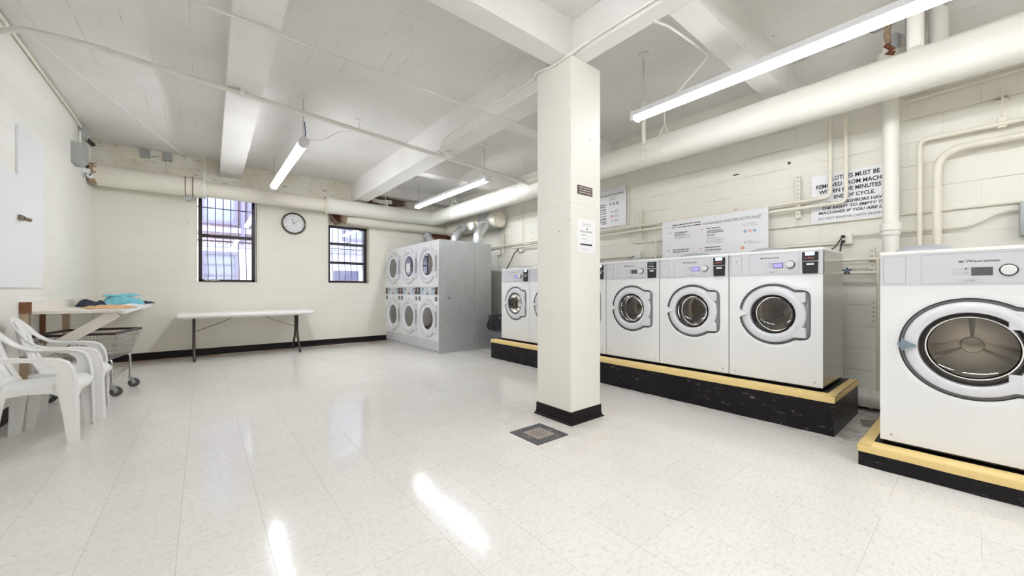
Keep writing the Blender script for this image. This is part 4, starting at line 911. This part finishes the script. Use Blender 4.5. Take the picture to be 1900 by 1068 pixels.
    B().prism(poly, -.040, -.022).cyl((hx + s_ * .2, -.024, cz), (hx + s_ * .2, -.008, cz), .012, 14).done('door_handle', 'handle_blue' if big else 'enamel', d, 0)
    # dispenser lid on the roof
    B().lathe([(.165 if not big else .14, H), (.16 if not big else .135, H + .03), (.10, H + .052), (0, H + .055)], (0, 0, 0), 'z', 36).done('roof_lid', 'recess', t).location = (-.13 if not big else -.2, .36, 0)
    for sx in (-1, 1):
        for yy in (.06, D - .06): B().cyl((sx * (hw - .06), yy, -.012), (sx * (hw - .06), yy, .002), .02, 12).done('foot', 'gasket', t)
    return t
labels = ['white front-load washer at the near right end of the long plinth', 'second white washer from the near end of the long plinth', 'white washer with an unlit grey display, just right of the column',
          'white washer almost wholly hidden behind the column, right side showing', 'white washer cut by the left edge of the column', 'farthest white washer at the left end of the long plinth']
PZ = .298 + .012
def build_row(k, lcd, top):
    w = washer(.682, .68, 1.118, .908, .0, .577, .257, .160, .262, .205, labels[k], False, lcd, top, 'W755cc', 'white front-load washers on the long plinth')
    w.location = (3.765, .78 + .343 + k * .6885, PZ); w.rotation_euler = (0, 0, R(-90)); return w
w0 = build_row(0, 'lcd_blue', 'lcd_cyan')
def row_copy(src, k):
    return dup(src, None, (3.765, .78 + .343 + k * .6885, PZ), R(-90), labels[k])
row_copy(w0, 1); w2 = build_row(2, None, 'lcd_off'); row_copy(w0, 3); row_copy(w0, 4); row_copy(w0, 5)
wb = washer(.73, .76, 1.175, .968, .0, .613, .283, .197, .30, .235, 'big white front washer on the low plinth with a blue-grey handle', True, None, 'lcd_off', 'W730cc', None)
wb.location = (3.30, .036, .150); wb.rotation_euler = (0, 0, R(-90))

# ------------------------------------------------------------------ stacked dryers and ducts
def dryer(label, note):
    t = thing('stacked_dryer', label, 'dryer', (0, 0, 0), 0, 'stacked tumble dryers'); hw, D, H = .398, 1.12, 1.97
    c = B().box(-hw, hw, .012, .74, .10, H, .004).done('cabinet', 'galv', t, 0)
    B().box(-hw, hw, .742, D, .10, H - .004, .004).done('rear_housing', 'galv', t, 0)
    B().box(-hw + .004, hw - .004, .02, D - .01, 0, .10).done('plinth_skirt', 'galv', t, 0)
    k = B().box(-hw, hw, 0.0, .02, .035, .205, .003).box(-hw, hw, .006, .02, .0, .032).done('kick_panel', 'silver', t, 0)
    B().box(-hw + .27, -hw + .2715, -.001, .0, .04, .20).box(-hw, hw, -.0012, 0.003, .031, .036).done('panel_seam', 'gasket', k, 0)
    B().cyl((.0, 0, .165), (0, -.003, .165), .010, 12).done('lock', 'silver_line', k)
    B().box(-hw, hw, -.002, .012, .208, 1.008, .003).done('lower_panel', 'enamel', t, 0)
    B().box(-hw, hw, -.002, .012, 1.152, H - .004, .003).done('upper_panel', 'enamel', t, 0)
    cs = B().box(-hw, hw, -.004, .012, 1.012, 1.148, .002).done('control_strip', 'silver', t, 0)
    for s_ in (-1, 1):
        B().box(s_ * .20 - .055, s_ * .20 + .055, -.006, -.003, 1.022, 1.138, .001).done('blue_panel', 'strip_blue', cs, 0)
        cr = B().box(s_ * .335 - .042, s_ * .335 + .042, -.014, -.003, 1.018, 1.142, .003).done('card_reader', 'blackp', cs, 0)
        B().box(s_ * .335 - .024, s_ * .335 + .016, -.0155, -.0135, 1.08, 1.105).done('red_display', 'red', cr, 0)
        B().box(s_ * .335 - .02, s_ * .335 + .02, -.0155, -.0135, 1.115, 1.13).done('reader_screen', 'lcd_off', cr, 0)
        B().box(s_ * .20 + .01, s_ * .20 + .045, -.0075, -.005, 1.095, 1.125).done('small_display', 'ink', cs, 0)
        cb = B().box(s_ * .325 - .036, s_ * .325 + .036, -.012, -.001, .90, .975, .003).done('coin_slot', 'blackp', t, 0)
        B().box(s_ * .325 - .004, s_ * .325 + .022, -.014, -.011, .91, .965).done('steel_insert', 'silver', cb, 0)
    for k_ in range(6):
        a = k_ * math.pi / 3; B().cyl((.052 * math.cos(a), -.004, 1.09 + .034 * math.sin(a)), (.052 * math.cos(a), -.007, 1.09 + .034 * math.sin(a)), .008, 10).done('round_button', 'silver_line', cs)
    B().lathe([(.022, -.003), (.020, -.007), (0, -.007)], (0, 0, 1.03), 'y', 20).done('badge', 'blackp', cs)
    for cz, up in ((1.555, True), (.588, False)):
        d = B().lathe([(.338, -.002), (.336, -.022), (.325, -.034), (.295, -.040), (.268, -.034), (.262, -.018), (.240, .004), (.226, .012), (.222, .02)], (0, 0, cz), 'y', 64).done('door_ring', 'ring', t)
        B().lathe([(.338, -.001), (.343, -.004), (.345, .0)], (0, 0, cz), 'y', 64).done('outer_seal', 'recess', d)  # thin grey ring round the outer edge of the door
        B().lathe([(.242, .002), (.240, -.006), (.230, -.008), (.224, .008)], (0, 0, cz), 'y', 64).done('inner_rim', 'enamel', d)
        B().lathe([(.225, .004), (.20, -.002), (.12, -.008), (0, -.010)], (0, 0, cz), 'y', 48).done('door_glass', 'dryer_glass', d)
        B().lathe([(.235, .013), (.30, .06), (.34, .12), (.34, .60), (.3, .62), (0, .62)], (0, 0, cz), 'y', 48).done('drum', 'drum', t)
        for s_ in (-1, 1):
            B().box(.262, .372, -.040, -.002, cz + s_ * .185 - .052, cz + s_ * .185 + .052, .008).done('hinge_block', 'ring', d, 0)
        B().cyl((.352, -.022, cz - .14), (.352, -.022, cz + .14), .010, 10).done('hinge_bar', 'silver_line', d)
        B().box(-.362, -.318, -.030, -.002, cz - .14, cz + .06, .006).done('latch_plate', 'ring', d, 0)
        if up and note: 
            n = B().box(-.10, .085, -.0125, -.0115, cz - .11, cz + .06).done('paper_note', 'paper', d, 0)
            for q in range(3): txt(('NOTICE', 'please clean', 'the lint filter')[q], 'note_lettering', 'ink_grey', n, -.07, cz + .015 - q * .04, -.0127, h=.010, w=.12, ext=.0002)
    return t
dl = ['right-hand stacked dryer, nearest the camera with its steel side showing', 'middle stacked dryer with a white paper note on its upper door', 'left-hand stacked dryer standing against the back wall']
XD = 3.13
for k, nt_ in enumerate((False, True, False)):
    d = dryer(dl[k], nt_); d.location = (XD, 5.862 + .4 + .7985 * k, 0); d.rotation_euler = (0, 0, R(-90))
tag(B().cyl((3.35, 5.862, .96), (3.35, 5.858, .96), .012, 14).done('dark_plug', 'blackp'), 'small dark round plug on the steel side of the nearest dryer', 'plug')
tag(B().box(4.33, 4.36, 5.55, 5.57, 0, .01).done('floor_shim', 'galv', smooth=0), None, None) if False else None
# exhaust trunk along the wall
t = thing('exhaust_duct', 'beige round exhaust trunk along the wall with its end cap facing the room', 'duct', (4.60, 6.06, 2.505))
B().cyl((0, 0, 0), (0, 1.9, 0), .150, 36).done('trunk', 'pipe', t)
B().lathe([(0, -.012), (.150, -.012), (.157, -.006), (.157, .05), (.150, .055)], (0, 0, 0), 'y', 40).done('end_cap', 'reveal', t)
B().box(-.155, .15, .24, .56, -.16, .16, .006).done('steel_junction', 'galv', t, 0)
b = B().box(-.02, .012, -.016, -.011, .05, .053)
for k in range(14):
    a = k * 2 * math.pi / 14; b.cyl((.135 * math.cos(a), -.012, .135 * math.sin(a)), (.135 * math.cos(a), -.016, .135 * math.sin(a)), .006, 8)
b.done('rivets', 'wood_raw', t)
t = thing('capped_pipe_end', 'small white capped pipe end between the dryer ducts', 'pipe', (4.36, 6.72, 2.43))
B().cyl((0, 0, 0), (.22, .06, .03), .085, 24).done('body', 'pipe', t)
B().lathe([(0, -.015), (.075, -.015), (.082, -.008), (.082, .02), (.07, .025)], (0, 0, 0), 'x', 28).done('white_cap', 'paper', t)
def duct(name, pts, r, m, label):
    t = thing(name, label, 'duct', pts[0]); o = Vector(pts[0]); P = [Vector(p) - o for p in bend(pts, .13, 6)]
    B().tube(P, r, 28).done('tube', m, t)
    d0 = (P[1] - P[0]).normalized(); B().cyl(P[0], P[0] + d0 * .09, r + .004, 28).done('joint_band', 'galv', t)
    d1 = (P[-2] - P[-1]).normalized(); B().cyl(P[-1], P[-1] + d1 * .10, r + .006, 28).done('joint_band', 'galv', t)
    return t
duct('dryer_duct', [(4.12, 6.14, 1.96), (4.12, 6.14, 2.16), (4.46, 6.30, 2.44)], .088, 'foil', 'right-hand silver dryer duct rising to the beige end-capped trunk')
duct('dryer_duct', [(4.10, 6.98, 1.96), (4.10, 6.98, 2.20), (4.42, 7.12, 2.48)], .086, 'foil', 'middle silver dryer duct between the strip lamp and capped pipe')
duct('dryer_duct', [(4.08, 7.78, 1.96), (4.10, 7.80, 2.04), (3.98, 8.02, 2.36)], .085, 'galv', 'shiny slanted dryer duct at the left below the pipe corner')
blob('broken_masonry', (4.5, 8.24, 2.35), .26, .03, .14, 'rust', 'brown broken wall patch behind the dryer ducts', 'wall damage')

# ------------------------------------------------------------------ bin beside the dryers
t = thing('rubbish_bin', 'grey bin lined with a black bag between the dryers and the plinth', 'bin', (4.16, 5.40, 0))
B().loops([[(sx * w_, sy * d_, z) for sx, sy in ((-1, -1), (1, -1), (1, 1), (-1, 1))] for w_, d_, z in ((.14, .16, 0), (.175, .20, .60))], True, True, False).done('body', 'bin', t, 0, solid=.006)
b = B(); L = []; N = 36
for z, e in ((.38, .030), (.44, .045), (.52, .03), (.58, .026), (.63, .03), (.645, .012), (.60, -.03), (.5, -.05)):
    l = []
    for i in range(N):
        a = 2 * math.pi * i / N; c, s_ = math.cos(a), math.sin(a); k = (abs(c) ** 6 + abs(s_) ** 6) ** (-1 / 6)
        j = (.016 if z < .6 else .007) * math.sin(i * 2.1 + z * 20) + random.uniform(-.006, .006)
        l.append(((.165 + e + j) * c * k, (.19 + e + j) * s_ * k, z + random.uniform(-.02, .02) * (z < .4)))
    L.append(l)
b.loops(L).done('bag', 'bag', t, 80)

# ------------------------------------------------------------------ clock
t = thing('wall_clock', 'round white clock with a brown rim between the two windows', 'clock', (1.343, YB - .001, 2.360))
B().lathe([(.205, 0), (.208, -.02), (.200, -.042), (.182, -.046), (.176, -.038), (.174, -.020)], (0, 0, 0), 'y', 64).done('rim', 'brown_wood', t)
fc = B().lathe([(.178, -.018), (0, -.018)], (0, 0, 0), 'y', 48).done('face', 'clock_face', t)
for k in range(1, 13):
    a = math.pi / 2 - k * math.pi / 6; txt(str(k), 'numeral', 'ink', fc, .142 * math.cos(a), .142 * math.sin(a) - .013, -.019, h=.026, align='c', ext=.0004)
txt('QUARTZ', 'dial_lettering', 'ink_grey', fc, 0, .075, -.019, h=.009, w=.045, align='c', ext=.0003)
def hand(ang, L, w):
    a = R(90 - ang); u = Vector((math.cos(a), 0, math.sin(a))); B().beam(u * -.022 + Vector((0, -.022, 0)), u * L + Vector((0, -.022, 0)), w, .002, up=(0, -1, 0)).done('hand', 'ink', t, 0)
hand(330 + 5, .088, .008); hand(48, .128, .006)
B().cyl((0, -.02, 0), (0, -.026, 0), .008, 12).done('hub', 'ink', t)

# ------------------------------------------------------------------ folding table
t = thing('folding_table', 'long white folding table with bronze legs under the clock', 'table', (.605, 7.84, 0), R(1.5))
tp = B().box(-.925, .925, -.37, .37, .672, .735, .024, seg=4).done('tabletop', 'tabletop', t, 40)
B().box(-.86, .86, -.29, -.27, .655, .674).box(-.86, .86, .27, .29, .655, .674).done('rail', 'tabletop', t, 0)
for s_ in (-1, 1):
    x = s_ * .715
    lg = B(); lg.tube([(x, -.30, .672), (x, .30, .672)], .012, 8)
    for q in (-1, 1): lg.tube(bend([(x, q * .085, .675), (x, q * .08, .40), (x + .0, q * .10, .30), (x, q * .30, .03)], .12), .018, 10)
    lg.tube([(x, -.16, .24), (x, .16, .24)], .009, 8)
    lg = lg.done('leg', 'leg_brown', t)
    for q in (-1, 1): B().cyl((x, q * .294, .035), (x, q * .304, 0), .017, 12).done('rubber_foot', 'gasket', lg)
    B().beam((x, 0, .43), (s_ * .33, 0, .585), .022, .008).beam((s_ * .34, 0, .58), (s_ * .17, 0, .675), .016, .008).done('brace', 'leg_brown', t, 0)
    B().tube([(x, -.085, .43), (x, .085, .43)], .008, 8).done('stretcher', 'leg_brown', t)

# ------------------------------------------------------------------ folding counter on the left wall
t = thing('wall_counter', 'painted wooden counter braced off the left wall', 'counter', (XL, 5.39, 0))
B().box(.0, .075, .0, 2.83, .878, .985, .002).done('wall_rail', 'wood_white', t, 0)
B().box(.001, .074, -.003, .0, .880, .983).done('end_grain', 'wood_raw', t, 0)
poly = [(.075, .015), (.645, -.04)] + [(.665, -.02)] + [(.68, 2.2), (.66, 2.5), (.58, 2.68), (.45, 2.76), (.075, 2.80)]
B().prism(poly, .872, .897, 'z').done('worktop', 'wood_white', t, 0)
B().prism([(.645, -.045), (.672, -.045), (.69, 2.2), (.675, 2.22), (.66, .0)], .858, .899, 'z').done('edge_strip', 'enamel', t, 0)
for y_, m_ in ((.55, 'wood_white'), (2.0, 'wood_white')):
    B().beam((.60, y_ - .45 if y_ < 1 else y_, .865), (.05, y_ - .45 if y_ < 1 else y_, .46), .09, .03, up=(0, 1, 0)).done('brace', m_, t, 0)
B().box(.0, .05, .01, .09, .12, .878).done('post', 'wood_tan', t, 0)
B().box(.0, .05, 1.35, 1.43, .12, .878).done('post', 'wood_tan', t, 0)
B().box(.0, .035, .55, .58, .50, .86).done('post', 'wood_raw', t, 0)
B().box(.0, .03, .0, 2.8, .50, .56).done('lower_rail', 'wood_white', t, 0)
# clothes
def cloth(name, c, sx, sy, h, m, label, rz=0.0, seed=1, n=22):
    rnd = random.Random(seed); ph = [rnd.uniform(0, 6) for _ in range(6)]
    def f(u, v):
        x, y = (u - .5) * sx, (v - .5) * sy; e = min(u, 1 - u, v, 1 - v)
        z = h * (1 - math.exp(-e * 14)) * (.75 + .25 * math.sin(7 * u + ph[0] + 3 * v) + .18 * math.sin(13 * v + ph[1])) + .004 * math.sin(30 * u + ph[2])
        wob = .010 * math.sin(9 * v + ph[3]) * (abs(u - .5) * 2) ** 3; wob2 = .010 * math.sin(8 * u + ph[4]) * (abs(v - .5) * 2) ** 3
        return (x + wob, y + wob2, max(z, .002))
    o = B().grid(f, n, n).done(name, m, smooth=60, solid=.004); o.location = c; o.rotation_euler = (0, 0, rz); return tag(o, label, 'cloth')
cloth('peach_cloth', (-.80, 6.02, .899), .36, .62, .026, 'peach', 'peach patterned cloth spread along the front of the counter', R(15), 3)
cloth('folded_shirt', (-.83, 7.25, .899), .40, .55, .11, 'cyan', 'folded cyan shirt piled on the back of the counter', R(5), 5)
cloth('folded_shirt', (-.83, 7.27, 1.008), .30, .36, .035, 'cyan', 'smaller cyan garment on top of the cyan pile', R(-8), 8)
cloth('dark_garment', (-1.04, 6.72, .899), .22, .40, .075, 'navy', 'dark garment beside the cyan pile at the wall rail', R(4), 6)
cloth('dark_garment', (-.70, 7.75, .899), .28, .30, .03, 'navy', 'dark flat garment at the far right end of the counter', R(12), 9)
cloth('pale_cloth', (-.70, 6.66, .899), .20, .30, .018, 'paper', 'pale flat cloth in front of the cyan pile', R(-6), 11)

# ------------------------------------------------------------------ wall doors on the left
t = thing('wall_cabinet', 'glossy white double doors on the left wall with a small latch', 'cabinet', (XL, 5.30, 1.113))
B().box(0, .022, -.95, -.004, 0, .98, .002).done('door', 'cabinet_white', t, 0)
B().box(0, .018, .004, .67, 0, 1.42, .002).done('door', 'cabinet_white', t, 0)
B().box(.0, .016, -.004, .004, 0, .98).done('gap', 'gasket', t, 0)
l = B().box(.02, .045, -.03, .05, .59, .635, .004).done('latch', 'brass', t, 0)
B().cyl((.04, .03, .612), (.075, .06, .60), .016, 14).done('latch_knob', 'brass', l)

# ------------------------------------------------------------------ moulded plastic armchairs
def chair(label):
    t = thing('plastic_armchair', label, 'chair', (0, 0, 0), 0, 'white moulded plastic armchairs by the left wall')
    # seat: +x is the front
    def seat(u, v):
        k = abs(v - .5) * 2; x = -.16 + (.43 - .05 * k ** 3) * u; y = (v - .5) * (.40 + .09 * u); z = .418 + .016 * u - .026 * math.sin(math.pi * min(1, u * 1.05)) * (1 - k * k)
        if u > .84: z -= ((u - .84) / .16) ** 2 * .055
        if k > .8: z -= ((k - .8) / .2) ** 2 * .018
        return (x, y, z)
    B().grid(seat, 20, 18).done('seat', 'plastic_white', t, 60, solid=.012)
    ap = B()
    for s_ in (-1, 1): ap.loops([[(x, s_ * y, .412), (x, s_ * y, .412 - h_), (x, s_ * (y - .010), .412 - h_), (x, s_ * (y - .010), .412)] for x, y, h_ in ((-.17, .215, .09), (-.11, .222, .050), (0, .232, .036), (.11, .242, .046), (.17, .247, .085))], True, True, True)
    ap.loops([[(x, y, .405), (x, y, .405 - h_), (x - .01, y, .405 - h_), (x - .01, y, .405)] for x, y, h_ in ((.232, -.245, .10), (.245, -.17, .045), (.256, 0, .026), (.245, .17, .045), (.232, .245, .10))], True, True, True)
    ap.loops([[(x, y, .412), (x, y, .412 - h_), (x - .01, y, .412 - h_), (x - .01, y, .412)] for x, y, h_ in ((-.165, -.21, .09), (-.17, 0, .035), (-.165, .21, .09))], True, True, True)
    ap.done('seat_skirt', 'plastic_white', t, 50)
    nu, nv = 26, 18
    def back(u, v):
        hw = .178 + .012 * math.sin(v * math.pi) if v < .8 else .178 - (v - .8) * .22
        k = abs(u - .5) * 2; y = (u - .5) * 2 * hw; top = .842 - .045 * k ** 2.4; z = .415 + (top - .415) * v
        return (-.15 - .118 * v - .02 * math.sin(v * math.pi) + .04 * k ** 2, y, z)
    slots = {3, 8, 13, 18, 23 - 1}
    B().grid(back, nu, nv, lambda i, j: i in (3, 8, 13, 17, 22) and 2 <= j < 14 - abs(i - 13) // 5).done('backrest', 'plastic_white', t, 60, solid=.010)
    for s_ in (-1, 1):
        P = [(-.280, 0, .845), (-.276, s_ * .07, .840), (-.262, s_ * .13, .822), (-.238, s_ * .178, .785), (-.210, s_ * .210, .738), (-.176, s_ * .234, .690), (-.130, s_ * .249, .652), (-.075, s_ * .257, .630), (.0, s_ * .261, .620), (.09, s_ * .263, .617), (.15, s_ * .263, .606), (.192, s_ * .262, .580), (.216, s_ * .260, .53), (.226, s_ * .258, .47), (.232, s_ * .256, .405)]
        Nn = [(1, 0, .25), (1, 0, .25), (1, 0, .3), (1, -.15 * s_, .4), (.9, -.25 * s_, .5), (.75, -.25 * s_, .7), (.5, -.15 * s_, .85), (.2, -.05 * s_, 1), (0, 0, 1), (.05, 0, 1), (.35, 0, .93), (.75, 0, .65), (1, 0, .2), (1, 0, .08), (1, 0, 0)]
        wd = []
        for i in range(len(P)):
            d = Vector(P[min(i + 1, len(P) - 1)]) - Vector(P[max(i - 1, 0)]); wd.append(Vector(Nn[i]).cross(d).normalized())
        B().ribbon(P, wd, [.062, .064, .066, .068, .066, .064, .062, .060, .058, .058, .060, .062, .064, .068, .072], .013).done('armrest', 'plastic_white', t, 50)
        y0, y1 = sorted((s_ * .281, s_ * .290))
        B().prism([(.140, .41), (.148, .49), (.135, .545), (.095, .582), (.02, .600), (-.08, .606), (-.13, .622), (-.13, .648), (-.075, .634), (.0, .624), (.09, .621), (.15, .610), (.196, .582), (.221, .53), (.231, .47), (.238, .41)], y0, y1).done('arm_support', 'plastic_white', t, 0)
        def leg(x0, y0, x1, y1, w0, w1, zt, name='leg'):
            L = []
            for k in range(9):
                f_ = k / 8; z = zt * (1 - f_); w_ = w0 + (w1 - w0) * f_ ** .7; x = x0 + (x1 - x0) * f_; y = y0 + (y1 - y0) * f_; sx = 1 if x1 > 0 else -1; th = .010; e = .010
                L.append([(x, y - s_ * e, z), (x - sx * e, y, z), (x - sx * w_, y, z), (x - sx * w_, y - s_ * th, z), (x - sx * th * 1.4, y - s_ * th, z), (x - sx * th, y - s_ * th * 1.4, z), (x - sx * th, y - s_ * w_ * .8, z), (x, y - s_ * w_ * .8, z)])
            return B().loops(L, True, True, True).done(name, 'plastic_white', t, 30)
        leg(.238, s_ * .284, .248, s_ * .272, .098, .055, .415)
        leg(-.165, s_ * .222, -.190, s_ * .258, .085, .055, .415)
    return t
c1 = chair('nearest white plastic armchair, cut by the left edge of the picture')
c1.location = (-.935, 4.335, 0); c1.rotation_euler = (0, 0, R(0))
dup(c1, None, (-.915, 4.955, 0), R(5), 'farther white plastic armchair, between the nearer one and the wire cart')

# ------------------------------------------------------------------ laundry cart
ang = math.atan2(.135, -.65) ; t = thing('laundry_cart', 'wire laundry cart with a dark rim and castors under the counter', 'cart', (-.915, 5.86, 0), R(-11.5))
# local: x = length (towards right +), y = away
A0, A1, B0, B1 = -.30, .30, -.33, .33; zt, zb_ = .655, .385; sx0, sx1, sy0, sy1 = -.24, .235, -.27, .27
B().tube([(A0, B0, zt), (A1, B0, zt), (A1, B1, zt), (A0, B1, zt)], .0135, 8, closed=True).done('rim', 'rim_brown', t)
b = B()
def lerp(a, c, f_): return a + (c - a) * f_
def wall_pt(side, f_, g):
    c0 = [(A0, B0, zt), (A1, B0, zt), (A1, B1, zt), (A0, B1, zt)]; c1_ = [(sx0, sy0, zb_), (sx1, sy0, zb_ - .0), (sx1, sy1, zb_), (sx0, sy1, zb_)]
    p = Vector(c0[side]).lerp(Vector(c0[(side + 1) % 4]), f_); q = Vector(c1_[side]).lerp(Vector(c1_[(side + 1) % 4]), f_); return p.lerp(q, g)
for sd, n_ in ((0, 20), (1, 22), (2, 20), (3, 22)):
    for k in range(n_): b.tube([wall_pt(sd, k / n_, 0), wall_pt(sd, k / n_, 1)], .0017, 4)
for g in (.22, .45, .68, .9, 1.0): b.tube([wall_pt(s_, 0, g) for s_ in range(4)], .0026, 5, closed=True)
for k in range(1, 18): x = lerp(sx0, sx1, k / 18); b.tube([(x, sy0, zb_), (x, sy1, zb_)], .0017, 4)
for k in range(1, 12): y = lerp(sy0, sy1, k / 12); b.tube([(sx0, y, zb_), (sx1, y, zb_)], .002, 4)
b.done('wire_basket', 'steel', t)
fr = B()
for sx in (-1, 1):
    x = sx * .235
    fr.tube(bend([(x - sx * .10, -.20, zb_ - .005), (x, -.20, zb_ - .005), (x, -.20, .13)], .04), .0105, 8).tube(bend([(x - sx * .10, .24, zb_ - .005), (x, .24, zb_ - .005), (x, .24, .13)], .04), .0105, 8)
    fr.tube([(x, -.20, .215), (x, .24, .235)], .005, 6).tube([(x, -.20, .17), (x, .24, .24)], .004, 6)
fr.tube([(-.235, -.20, .215), (.235, -.20, .215)], .005, 6).tube([(-.235, .24, .235), (.235, .24, .235)], .005, 6)
for s_ in (-1, 1): fr.tube([(s_ * .12, -.2, zb_ - .01), (s_ * .12, .24, zb_ - .01)], .007, 6)
fr.done('frame', 'steel', t)
for sx in (-1, 1):
    for y in (-.20, .24):
        cs = B(); x = sx * .235; cs.cyl((x, y, .10), (x, y, .14), .013, 12)
        cs.prism([(x - .012, .118), (x + .03, .11), (x + .055, .055), (x + .035, .045), (x + .0, .08)], y - .020, y - .016).prism([(x - .012, .118), (x + .03, .11), (x + .055, .055), (x + .035, .045), (x + .0, .08)], y + .016, y + .020)
        cs.box(x - .015, x + .034, y - .02, y + .02, .108, .118)
        cs = cs.done('castor', 'galv', t, 30)
        wh = B().lathe([(.012, -.014), (.040, -.012), (.050, -.008), (.050, .008), (.040, .012), (.012, .014)], (x + .032, y, .05), 'y', 28).done('wheel', 'wheel', cs)
        B().lathe([(0, -.017), (.014, -.017), (.016, .017), (0, .017)], (x + .032, y, .05), 'y', 14).done('wheel_hub', 'galv', cs)
